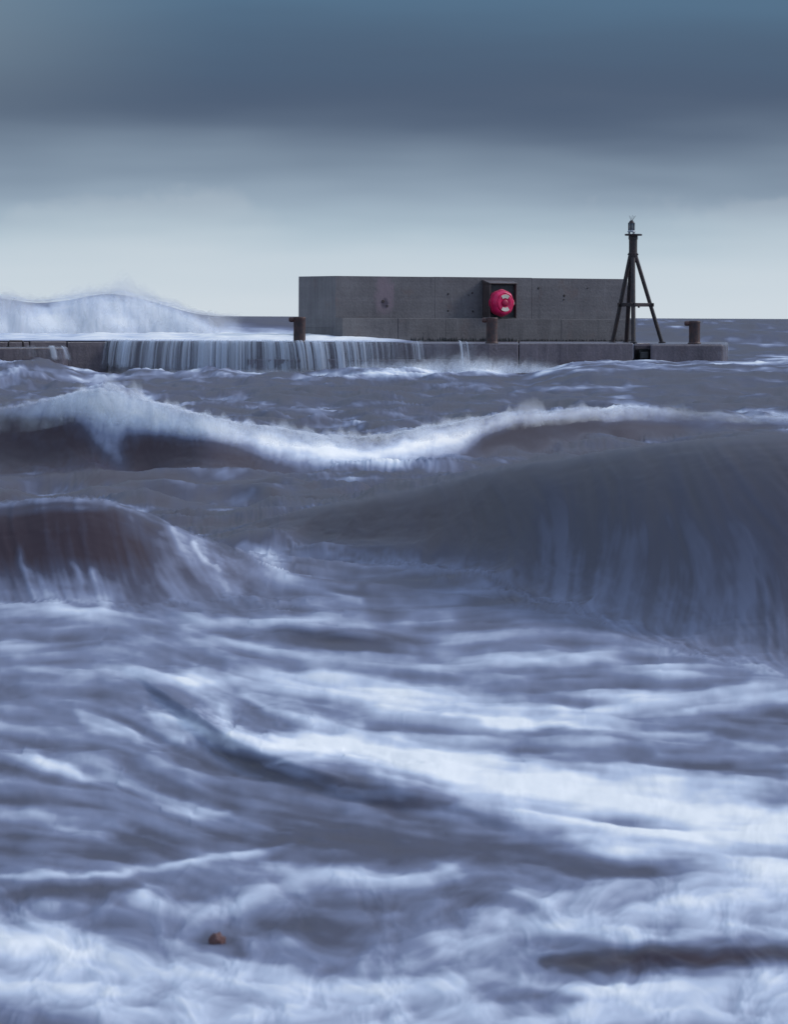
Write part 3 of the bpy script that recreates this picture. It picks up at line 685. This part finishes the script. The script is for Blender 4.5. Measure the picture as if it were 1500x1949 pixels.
# end block beyond the step, and the dark landing step in the gap
bm = bmesh.new()
prism(bm, [edge(1236), edge(1374), edge(1381, 0.5), backpt(1384), backpt(1207), edge(1204.2, 1.6), edge(1236, 1.6)], -2.0, ZD - 0.015)
link('end_block', bm, M_PIER, pier, bevel=0.06)
bm = bmesh.new()
prism(bm, [edge(1215, 0.35), edge(1235.4, 0.35), edge(1235.4, 1.6), edge(1209, 1.6)], -2.0, 0.78)
link('landing_step', bm, M_DARK, pier, bevel=0.02)
bm = bmesh.new()
prism(bm, [edge(1217, 0.15), edge(1233.5, 0.15), edge(1233.5, 0.34), edge(1217, 0.34)], 0.50, 0.70)
link('timber_fender', bm, M_DARK, pier, bevel=0.02)
bm = bmesh.new()
prism(bm, [edge(1210, 0.1), edge(1235, 0.25), edge(1235, 1.3), edge(1210, 1.3)], ZD - 0.09, ZD + 0.008)
link('coping_stone', bm, M_PIER, pier, bevel=0.02)
# toe of the pier, a step proud of the face
for a, b in ((470, 560), (561.5, 660), (661.5, 770), (771.5, 884)):
    bm = bmesh.new(); prism(bm, [edge(a, -0.30), edge(b, -0.30), edge(b, -0.004), edge(a, -0.004)], -1.5, 0.49 + random.uniform(-.015, .015))
    link('toe_block', bm, M_PIER, pier, bevel=0.03)
# low ledge at the left
bm = bmesh.new(); prism(bm, [edge(-300, -2.2), edge(118, -2.2), edge(126, -1.6), edge(128, -0.004), edge(-300, -0.004)], -1.5, 0.80)
link('ledge', bm, M_PIER, pier, bevel=0.04)

# sea wall on the pier: upper sections, proud plinth
B = np.array([(637 - CX) / F * 144.0, 144.0]); Cw = np.array([(1192 - CX) / F * 150.0, 150.0])
ax = (Cw - B) / np.linalg.norm(Cw - B); WLEN = np.linalg.norm(Cw - B)
nrm = np.array([ax[1], -ax[0]])            # towards the sea in front
bk = np.array([-0.36, 0.93]); bk /= np.linalg.norm(bk)
WT, WM = 2.925, 1.645
wall = thing('sea_wall', (B[0], B[1], ZD), 'long dark concrete wave wall standing on the pier', 'wall')
def wp(s, d=0.0): return tuple(B + ax * s + nrm * d)
def wall_px(px, d=0.0):
    """distance along the wall of the point seen at image column px"""
    u = (px - CX) / F; p0 = B + nrm * d
    return (u * p0[1] - p0[0]) / (ax[0] - u * ax[1])
cuts = [0.0] + [wall_px(p) for p in (826, 1010)] + [WLEN]
for a, b in zip(cuts, cuts[1:]):
    bm = bmesh.new(); e = 0.002
    p0 = B + ax * (a + (e if a > 0 else 0)); p1 = B + ax * (b - (e if b < WLEN else 0))
    dz = random.uniform(-.006, .006)
    prism(bm, [tuple(p0), tuple(p1), tuple(p1 + bk * 3.3), tuple(p0 + bk * 3.3)], WM - 0.3, WT + dz)
    link('wall_section', bm, M_WALL, wall, bevel=0.008)
pc = [0.0] + [wall_px(p) for p in (742, 832, 925, 1052)] + [WLEN]
for a, b in zip(pc, pc[1:]):
    bm = bmesh.new(); e = 0.002
    a2 = a + (e if a > 0 else -0.02); b2 = b - (e if b < WLEN else 0)
    q = 0.42 + random.uniform(-.006, .006)
    prism(bm, [wp(a2, q), wp(b2, q), wp(b2, 0.004), wp(a2, 0.004)], ZD - 0.05, WM + random.uniform(-.006, .006))
    link('plinth_section', bm, M_PLINTH, wall, bevel=0.01)
bm = bmesh.new(); prism(bm, [wp(-0.004, 0.0), wp(WLEN, 0.0), tuple(Cw + bk * 3.3), tuple(B + bk * 3.3)], ZD - 0.05, WM - 0.302)
link('wall_base', bm, M_PLINTH, wall)
# rusty fixing stubs and cast holes left in the face
for px, py, r in ((851, 560, .030), (851, 592, .030), (897, 558, .034), (898, 593, .034), (890, 562, .018), (1023, 549, .035), (1072, 563, .040), (1071, 571, .026), (1116, 549, .022), (727, 574, .05), (735, 583, .035)):
    s = wall_px(px); Y = (B + ax * s)[1]; z = at_depth(px, py, Y)[2]
    bm = bmesh.new(); o = wp(s, -0.004)
    lathe(bm, [(r, 0), (r * 1.05, 0.012), (r * 0.75, 0.022), (r * 0.5, 0.020)], (o[0], o[1], z), (nrm[0], nrm[1], 0), 12)
    link('fixing_stub', bm, M_IRON, wall, smooth=False)
# dark weed clinging to the foot of the plinth
bm = bmesh.new()
rr = random.Random(3)
s = wall_px(780, .42)
while s < WLEN - 0.2:
    w = rr.uniform(.02, .07); h = rr.uniform(.03, .13) * (1.2 if s < wall_px(960) else 0.8)
    c = wp(s, 0.432 + rr.uniform(0, .012)); d = wp(s + w, 0.432 + rr.uniform(0, .012)); mnt = wp(s + w * rr.uniform(.2, .8), 0.428); low_ = wp(s + w / 2, 0.46)
    v = [bm.verts.new((*c, ZD - .01)), bm.verts.new((*d, ZD - .01)), bm.verts.new((*mnt, ZD + h)), bm.verts.new((*low_, ZD - .01))]
    bm.faces.new((v[0], v[3], v[2])); bm.faces.new((v[3], v[1], v[2])); bm.faces.new((v[0], v[1], v[3]))
    s += w * rr.uniform(.3, 1.1)
weed = link('seaweed_fringe', bm, M_DARK, wall); weed['kind'] = 'stuff'

# ------------------------------------------------------------------ lifebuoy housing on the wall
s0 = wall_px(930, 0.40); s1 = wall_px(982, 0.40)
zb = WM + 0.012; zt = at_depth(955, 541, 147.0)[2]
zroof = at_depth(930, 533, 147.0)[2]
hx = wp((s0 + s1) / 2, 0.0)
box = thing('lifebuoy_cabinet', (hx[0], hx[1], zb), 'weathered open cabinet with sloping hood fixed to the sea wall behind the red lifebuoy case', 'cabinet')
def slab(name, a0, a1, d0, d1, z0, z1, mat, parent, bevel=0.01):
    bm = bmesh.new(); prism(bm, [wp(a0, d1), wp(a1, d1), wp(a1, d0), wp(a0, d0)], z0, z1); return link(name, bm, mat, parent, bevel=bevel)
slab('back_board', s0 + .04, s1 - .04, 0.004, 0.30, zb + .03, zt - .002, M_BOARD, box)
slab('side_panel', s0, s0 + .04, 0.004, 0.40, zb, zt, M_BOXWOOD, box); slab('side_panel', s1 - .04, s1, 0.004, 0.40, zb, zt, M_BOXWOOD, box)
slab('floor_panel', s0 + .041, s1 - .041, 0.302, 0.39, zb, zb + .028, M_BOARD, box)
bm = bmesh.new()
o0, o1, o2, o3 = wp(s0 - .02, 0.43), wp(s1 + .02, 0.43), wp(s1 + .02, 0.003), wp(s0 - .02, 0.003)
prism(bm, [o0, o1, o2, o3], zt + .003, [zt + .03, zt + .03, zroof, zroof])
link('hood', bm, M_BOXWOOD, box, bevel=0.008)

bz = float(at_depth(953, 577, 147.0)[2]); bs = wall_px(953.5, 0.52)
c0 = wp(bs, 0.35); ccx = Vector((c0[0], c0[1], bz)); na = Vector((nrm[0], nrm[1], 0)).normalized(); sa = Vector((ax[0], ax[1], 0))
buoy = thing('lifebuoy_case', tuple(ccx), 'bright red plastic lifebuoy case with two cream reflective patches on the wall', 'lifebuoy case')
def octa(th, r):
    k = math.cos(8 * th) * 0.022 + math.cos(4 * th) * -0.012
    return 1 + k * min(1, r / 0.3)
bm = bmesh.new()
lathe(bm, [(0.375, 0.0), (0.40, 0.02), (0.405, 0.10), (0.385, 0.13), (0.395, 0.15), (0.385, 0.25), (0.355, 0.30), (0.315, 0.325), (0.30, 0.33), (0.285, 0.31)], ccx, na, 48, octa)
link('shell', bm, M_RED, buoy, smooth=True)
bm = bmesh.new(); lathe(bm, [(0.285, 0.300), (0.28, 0.318), (0.27, 0.345), (0.255, 0.352), (0.12, 0.330), (0.115, 0.325)], ccx, na, 48)
link('face_ring', bm, M_RED, buoy, smooth=True)
bm = bmesh.new(); lathe(bm, [(0.108, 0.320), (0.108, 0.350), (0.095, 0.372), (0.06, 0.385), (0.01, 0.390)], ccx, na, 32)
link('centre_boss', bm, M_REDD, buoy, smooth=True)
bm = bmesh.new(); lathe(bm, [(0.415, 0.128), (0.425, 0.134), (0.425, 0.146), (0.415, 0.152)], ccx, na, 48, octa)
link('seam_flange', bm, M_REDD, buoy, smooth=True)
for sg in (1, -1):
    bm = bmesh.new(); ang = [math.radians(90 * sg + a) for a in np.linspace(-36, 36, 9)]
    inn = [ccx + na * 0.349 + (sa * math.cos(a) + Vector((0, 0, 1)) * math.sin(a)) * 0.148 for a in ang]
    out_ = [ccx + na * 0.362 + (sa * math.cos(a) + Vector((0, 0, 1)) * math.sin(a)) * 0.262 for a in ang]
    vi = [bm.verts.new(p) for p in inn]; vo = [bm.verts.new(p) for p in out_]; vi2 = [bm.verts.new(p - na * .02) for p in inn]; vo2 = [bm.verts.new(p - na * .02) for p in out_]
    for k_ in range(8):
        bm.faces.new((vi[k_], vi[k_ + 1], vo[k_ + 1], vo[k_])); bm.faces.new((vo[k_], vo[k_ + 1], vo2[k_ + 1], vo2[k_])); bm.faces.new((vi[k_], vi2[k_], vi2[k_ + 1], vi[k_ + 1]))
    link('reflective_patch', bm, M_CREAM, buoy)
bm = bmesh.new()
lc = ccx + sa * 0.40 + na * 0.14
for dz_, w in ((0, .05),):
    tube(bm, [lc + Vector((0, 0, -.11)), lc + Vector((0, 0, -.06)) + sa * .03, lc + Vector((0, 0, .06)) + sa * .03, lc + Vector((0, 0, .11))], [.03, .045, .045, .03], 10)
lt = link('latch', bm, M_REDD, buoy, smooth=True)
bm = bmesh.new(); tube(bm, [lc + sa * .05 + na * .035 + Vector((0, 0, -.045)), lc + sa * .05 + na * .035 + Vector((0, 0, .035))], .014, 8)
link('latch_glint', bm, M_CREAM, lt)  # white glint on the latch, put in as a cream bar
bm = bmesh.new(); tube(bm, [ccx + na * 0.004, ccx - na * 0.052], .12, 16); link('mounting_bracket', bm, M_IRON, buoy)

# ------------------------------------------------------------------ bollards
def bollard(px, dY, label, h, r, horn, rz):
    x, y = edge(px, dY)
    t = thing('bollard', (x, y, ZD), label, 'bollard', 'rusty bollards along the pier edge', rz)
    bm = bmesh.new()
    lathe(bm, [(r * 1.18, -0.03), (r * 1.18, 0.012), (r * 1.02, 0.03), (r, 0.05), (r * .985, h * .5), (r, h - .07), (r * 1.03, h - .05), (r * 1.03, h - .015), (r * .97, h), (r * .3, h + .004)], (0, 0, 0), (0, 0, 1), 28)
    link('post', bm, M_RUST, t, smooth=True, world_space=False)
    hr = .073
    bm = bmesh.new()
    tube(bm, [(-.02, 0, h - hr - .004), (-(r + horn) + .05, 0, h - hr - .004), (-(r + horn) + .015, 0, h - hr - .004), (-(r + horn), 0, h - hr - .004)], [hr, hr, hr * .86, hr * .5], 16)
    link('horn', bm, M_RUST, t, smooth=True, world_space=False)
    return t
bollard(568.5, 0.42, 'rusty iron bollard standing in the white wash at the corner of the wall', 0.725, 0.172, 0.135, 0.05)
bollard(934.5, 0.40, 'rusty iron bollard in front of the wall just below the red lifebuoy case', 0.735, 0.168, 0.125, -0.06)
bollard(1320, 0.45, 'rusty iron bollard at the far right end of the pier against open sea', 0.665, 0.168, 0.135, 0.02)

# ------------------------------------------------------------------ beacon
BY = 142.6
def bp_(px, py, Y=BY): p = at_depth(px, py, Y); return Vector(p)
apex = bp_(1205, 490)
beacon = thing('navigation_beacon', (apex.x, BY, ZD), 'dark iron navigation beacon on splayed legs at the right end of the wall', 'beacon')
ztop = apex.z
cxa = apex.x
def foot_pt(px, Y): return Vector(((px - CX) / F * Y, Y, ZD - 0.02))
legs = [(foot_pt(1164, BY + .25), Vector((cxa - .085, BY + .02, ztop + .02)), .062), (foot_pt(1190.5, BY + .85), Vector((cxa - .045, BY + .06, ztop)), .068),
        (foot_pt(1204, BY - .75), Vector((cxa - .005, BY - .06, ztop)), .068), (foot_pt(1258.5, BY + .15), Vector((cxa + .085, BY, ztop + .02)), .060)]
for f_, t_, r_ in legs:
    bm = bmesh.new(); tube(bm, [f_, t_], r_, 12); lg = link('leg', bm, M_IRON, beacon, smooth=False)
    bm = bmesh.new(); lathe(bm, [(.11, 0), (.11, .03), (.075, .05)], (f_.x, f_.y, ZD - 0.012), (0, 0, 1), 12); link('foot_plate', bm, M_IRON, lg)
# braces round the legs at mid height
zbr = bp_(1205, 580.5).z
def leg_at(i, z):
    f_, t_, r_ = legs[i]; k_ = (z - f_.z) / (t_.z - f_.z); return f_ + (t_ - f_) * k_
corner = [leg_at(i, zbr) for i in (0, 2, 3, 1)]
for a, b in zip(corner, corner[1:] + corner[:1]):
    d = (b - a).normalized(); w = d.cross(Vector((0, 0, 1))).normalized() * .03
    e0, e1 = a - d * .11, b + d * .11
    bm = bmesh.new(); prism(bm, [(e0 + w).to_2d(), (e1 + w).to_2d(), (e1 - w).to_2d(), (e0 - w).to_2d()], zbr - .055, zbr + .055)
    link('brace', bm, M_IRON, beacon, bevel=0.006)
def zpx(py): return bp_(1205, py).z
bm = bmesh.new(); lathe(bm, [(.118, zpx(500)), (.125, zpx(489)), (.124, zpx(470)), (.126, zpx(456)), (.128, zpx(449))], (cxa, BY, 0), (0, 0, 1), 24)
link('column', bm, M_IRON, beacon, smooth=True)
for ya, yb, r_ in ((489, 481.5, .142), (456.5, 449.5, .140)):
    bm = bmesh.new(); lathe(bm, [(r_, zpx(ya)), (r_, zpx(yb))], (cxa, BY, 0), (0, 0, 1), 20); link('collar', bm, M_IRON, beacon, bevel=.008)
for k_ in range(8):
    a = k_ * math.pi / 4 + .2; bm = bmesh.new(); c = Vector((cxa + .142 * math.cos(a), BY + .142 * math.sin(a), zpx(485)))
    tube(bm, [c, c + Vector((math.cos(a), math.sin(a), 0)) * .022], .02, 6); link('bolt', bm, M_IRON, beacon)
bm = bmesh.new(); lathe(bm, [(.24, zpx(449.3)), (.262, zpx(448.6)), (.262, zpx(446.4)), (.24, zpx(445.7))], (cxa + .008, BY, 0), (0, 0, 1), 28); link('platform', bm, M_IRON, beacon, smooth=False)
lx = cxa - .052
lan = None
bm = bmesh.new(); lathe(bm, [(.105, zpx(442.6)), (.120, zpx(442.0)), (.120, zpx(440.8)), (.098, zpx(440.0)), (.095, zpx(438.5))], (lx, BY, 0), (0, 0, 1), 24); base_ = link('lantern_base', bm, M_STEEL, beacon, smooth=True)
for k_ in range(4):
    a = k_ * math.pi / 2 + .5; bm = bmesh.new(); tube(bm, [(lx + .095 * math.cos(a), BY + .095 * math.sin(a), zpx(446)), (lx + .095 * math.cos(a), BY + .095 * math.sin(a), zpx(442.3))], .017, 8); link('stud', bm, M_STEEL, base_)
bm = bmesh.new(); lathe(bm, [(.092, zpx(438.6)), (.095, zpx(437)), (.093, zpx(430)), (.095, zpx(426)), (.092, zpx(425.2))], (lx, BY, 0), (0, 0, 1), 24); lens = link('lantern_lens', bm, M_GLASS, beacon, smooth=True)
for k_ in range(6):
    a = k_ * math.pi / 3 + .3; bm = bmesh.new(); tube(bm, [(lx + .097 * math.cos(a), BY + .097 * math.sin(a), zpx(439)), (lx + .097 * math.cos(a), BY + .097 * math.sin(a), zpx(425))], .010, 6); link('lens_bar', bm, M_IRON, lens)
bm = bmesh.new(); lathe(bm, [(.102, zpx(425.6)), (.100, zpx(424.6)), (.072, zpx(423.9)), (.068, zpx(422.4)), (.045, zpx(420.6)), (.012, zpx(419.9))], (lx, BY, 0), (0, 0, 1), 24); cap_ = link('lantern_cap', bm, M_IRON, beacon, smooth=True)
for px_, py_ in ((1198, 411), (1201, 413), (1207, 412), (1210, 411), (1204, 410)):
    bm = bmesh.new(); e_ = bp_(px_, py_, BY + random.uniform(-.1, .1)); tube(bm, [(lx + (e_.x - lx) * .2, BY, zpx(421)), e_], .0045, 5); link('bird_spike', bm, M_IRON, cap_)
bm = bmesh.new(); tube(bm, [bp_(1216, 583, BY - .35), bp_(1216, 586.5, BY - .35)], .03, 8); link('hanging_bolt', bm, M_IRON, beacon)

# ------------------------------------------------------------------ grab rail on the left ledge
r0 = at_depth(16, 664, edgeY(16) - 0.35); r1 = at_depth(44, 664, edgeY(44) - 0.35)
bx = Vector((r0[0], r0[1], 0.79)); ex = Vector((r1[0], r1[1], 0.79))
rail = thing('grab_rail', tuple((bx + ex) / 2), 'low bent iron grab rail on the left end of the pier', 'rail')
bm = bmesh.new(); hh = .175
v_ = ex - bx
tube(bm, [bx, bx + Vector((0, 0, hh * .65)), bx + v_ * .03 + Vector((0, 0, hh * .9)), bx + v_ * .10 + Vector((0, 0, hh)), bx + v_ * .90 + Vector((0, 0, hh)), bx + v_ * .97 + Vector((0, 0, hh * .9)), ex + Vector((0, 0, hh * .65)), ex], .026, 10)
link('bar', bm, M_IRON, rail, smooth=True)
for q_ in (bx, ex):
    bm = bmesh.new(); lathe(bm, [(.06, 0), (.06, .02), (.035, .03)], (q_.x, q_.y, .80), (0, 0, 1), 12); link('flange', bm, M_IRON, rail)

# ------------------------------------------------------------------ water pouring off the pier
def fall_sheet(px0, px1, nu, nv, layers, dens, drift, z_end, seed, push=(0.5, 0.9), dY=0.0, z_start=ZD):
    pxs = np.linspace(px0, px1, nu); Pl, Al = [], []
    v = np.linspace(0, 1, nv)[:, None]
    x0 = np.array([edge(p)[0] for p in pxs]); y0 = np.array([edge(p)[1] for p in pxs])
    for j in range(layers):
        n1 = fbm(pxs / 5.0 + 9 * j, pxs * 0 + 1.3 * j, 3, seed + j); n2 = fbm(pxs / 26.0 + 5 * j, pxs * 0 + 4.1 * j, 2, seed + 30 + j)
        p_ = push[0] + (push[1] - push[0]) * (0.5 + 0.6 * n2) + 0.08 * j
        zend = np.interp(pxs, *z_end)
        T = np.sqrt(2 * (z_start - zend) / 9.8)
        t = v ** 0.75 * T
        back_ = np.clip((0.12 - v) / 0.12, 0, 1)
        x = x0 + np.interp(pxs, *drift) * t * (1 + 0.25 * n2)
        y = y0 + dY + 0.02 - p_ * t + back_ * 0.20 - 0.03
        z = z_start + 0.035 + 0.01 * j - 4.9 * t * t + 0.012 * n1
        y = y + 0.02 * n1
        Pl.append(np.stack(np.broadcast_arrays(x, y, z), -1))
        d = np.interp(pxs, *dens)
        fine = fbm(pxs / 2.6 + 3 * j + 0 * v, v * 0.35 + j, 3, seed + 60 + j)
        a = d * np.clip((0.02 if j else 0.14) + 0.85 * n1 + 1.2 * n2 + 0.45 * fine, 0.03, 1) * (1 - 0.30 * v)
        a = a * (1 - sstep(0.86, 1.0, v + 0.08 * n1)) 
        Al.append(np.broadcast_to(np.clip(a, 0, .96), x.shape))
    return np.stack(Pl), np.stack(Al)
P_, A_ = fall_sheet(199, 905, 900, 18, 4,
                    ([199, 206, 330, 480, 520, 600, 640, 690, 720, 735, 750, 779, 784, 796, 802, 868, 874, 886, 890, 905], [0, .8, .75, .8, .95, 1., .9, .75, .35, .45, .12, .10, .9, .9, .06, .05, .9, .8, .1, .0]),
                    ([199, 300, 380, 480, 560, 700, 900], [-.30, -.25, -.08, .05, .38, .26, .25]),
                    ([199, 300, 450, 600, 760, 905], [.10, .02, -.06, -.08, .0, .08]), 300)
fall = grid_mesh('water_cascade', P_, M_FALL, {'alpha': A_})
tag(fall, 'curtain of white water streaming over the front edge of the pier', 'waterfall', None, 'stuff')
P_, A_ = fall_sheet(40, 132, 160, 18, 3, ([40, 80, 100, 118, 132], [.05, .15, .6, .95, .9]), ([40, 100, 132], [.1, .35, .75]), ([40, 132], [.42, .36]), 340, (.3, .5), -2.2, 0.80)
tag(grid_mesh('water_cascade', P_, M_FALL, {'alpha': A_}), 'small spill of water off the low ledge beside the grab rail', 'waterfall', None, 'stuff')
P_, A_ = fall_sheet(1360, 1383, 60, 16, 2, ([1360, 1368, 1378, 1383], [.0, .2, .35, .9]), ([1360, 1383], [.1, .2]), ([1360, 1383], [.5, .46]), 360, (.2, .4), 0.1)
tag(grid_mesh('water_cascade', P_, M_FALL, {'alpha': A_}), 'thin trickle of water off the right end of the pier', 'waterfall', None, 'stuff')

# foam washing across the deck
nu, nv = 420, 46
pxs = np.linspace(-160, 800, nu); v = np.linspace(0, 1, nv)[:, None]
Yw = np.array([edgeY(p) for p in pxs]) + 0.03 + v * (np.array([backY(p) + 1.5 for p in pxs]) - np.array([edgeY(p) for p in pxs]))
hgt = np.interp(pxs, [-160, 200, 420, 560, 640, 700, 760, 800], [.16, .16, .18, .20, .24, .16, .05, .0])
lump = fbm(pxs[None, :] / 60, v * 4, 4, 401)
zw = ZD + 0.012 + hgt * (sstep(0.10, 0.75, v) * (1 + 0.25 * lump) * (1 - 0.25 * sstep(.8, 1, v))) + 0.006 * lump * sstep(0, .1, v) - 0.03 * sstep(740, 800, pxs)
xw = (pxs - CX) / F * Yw
fw = np.clip(np.interp(pxs, [-160, 600, 720, 790], [.66, .86, .75, .3])[None, :] * sstep(-0.02, 0.30, v) + .12 * lump + .10 * fbm(pxs[None, :] / 55, v * 14, 3, 403) + 0.12, 0, 1)
wash = grid_mesh('foam_wash', np.stack([xw, Yw, zw], -1), M_SEA, {'foam': fw})
tag(wash, 'white foam washing across the pier deck at the foot of the wall', 'foam', None, 'stuff')

# splash rising where the falling water and swell hit the pier foot
def splash(px0, px1, nu, nv, layers, hg, dens, dY, label, seed, z0=0.0):
    pxs = np.linspace(px0, px1, nu); v = np.linspace(0, 1, nv)[:, None]; Pl, Al = [], []
    for j in range(layers):
        Y = np.array([edgeY(p) for p in pxs]) + dY - 0.22 * j
        n = fbm(pxs / 22 + 4 * j, v * 1.5 + 2 * j, 4, seed + j); n2 = fbm(pxs / 7 + 0.8 * v + 4 * j, v * 1.2 + 3 * j, 3, seed + 20 + j)
        h = np.interp(pxs, *hg) * (1 - 0.10 * j)
        x = (pxs - CX) / F * Y + 0.25 * v * h + 0 * v
        Pl.append(np.stack(np.broadcast_arrays(x, Y + 0.15 * n * v, z0 + v * h * (1 + 0.4 * n)), -1))
        ends = sstep(0, .12, (pxs - px0) / (px1 - px0)) * (1 - sstep(.85, 1, (pxs - px0) / (px1 - px0)))
        Al.append(np.clip(np.interp(pxs, *dens) * ends * (1 - sstep(.15, 1, v + .2 * n)) * (.5 + .5 * n + .35 * n2), 0, .8) * 0.6)
    return tag(grid_mesh('splash', np.stack(Pl), M_SPRAY, {'alpha': np.stack(Al)}), label, 'splash', None, 'stuff')
splash(640, 1090, 320, 18, 6, ([640, 720, 800, 870, 900, 960, 1030, 1090], [.35, .5, .55, .75, .65, .55, .42, .25]), ([640, 700, 800, 880, 1000, 1090], [.5, .7, .8, 1, .95, .5]), -0.6,
       'white splash thrown up at the foot of the pier below the lifebuoy', 500, 0.1)
splash(190, 680, 320, 14, 4, ([190, 680], [.25, .3]), ([190, 400, 680], [.4, .55, .6]), -0.75, 'mist at the foot of the long cascade on the left of the pier', 540, 0.0)

# ------------------------------------------------------------------ stone showing through the near foam
vis = (PX - 412) ** 2 + (PY - 1796) ** 2 + np.where(YY > 20, 1e9, 0)
ix = np.unravel_index(np.argmin(vis), vis.shape); sp = (XX[ix], YY[ix], ZZ[ix] + 0.001)
bm = bmesh.new(); bmesh.ops.create_icosphere(bm, subdivisions=3, radius=1.0)
for v_ in bm.verts:
    k_ = 1 + 0.55 * float(perlin(np.array([v_.co.x * 1.7 + 3]), np.array([v_.co.y * 1.7 + v_.co.z * 2.3]), 3)[0])
    v_.co = Vector((v_.co.x * .021 * k_, v_.co.y * .024 * k_, v_.co.z * .026 * k_))
    v_.co += Vector(sp)
tag(link('stone', bm, M_STONE, None, smooth=True), 'small brown stone breaking through the foam near the shore', 'stone')
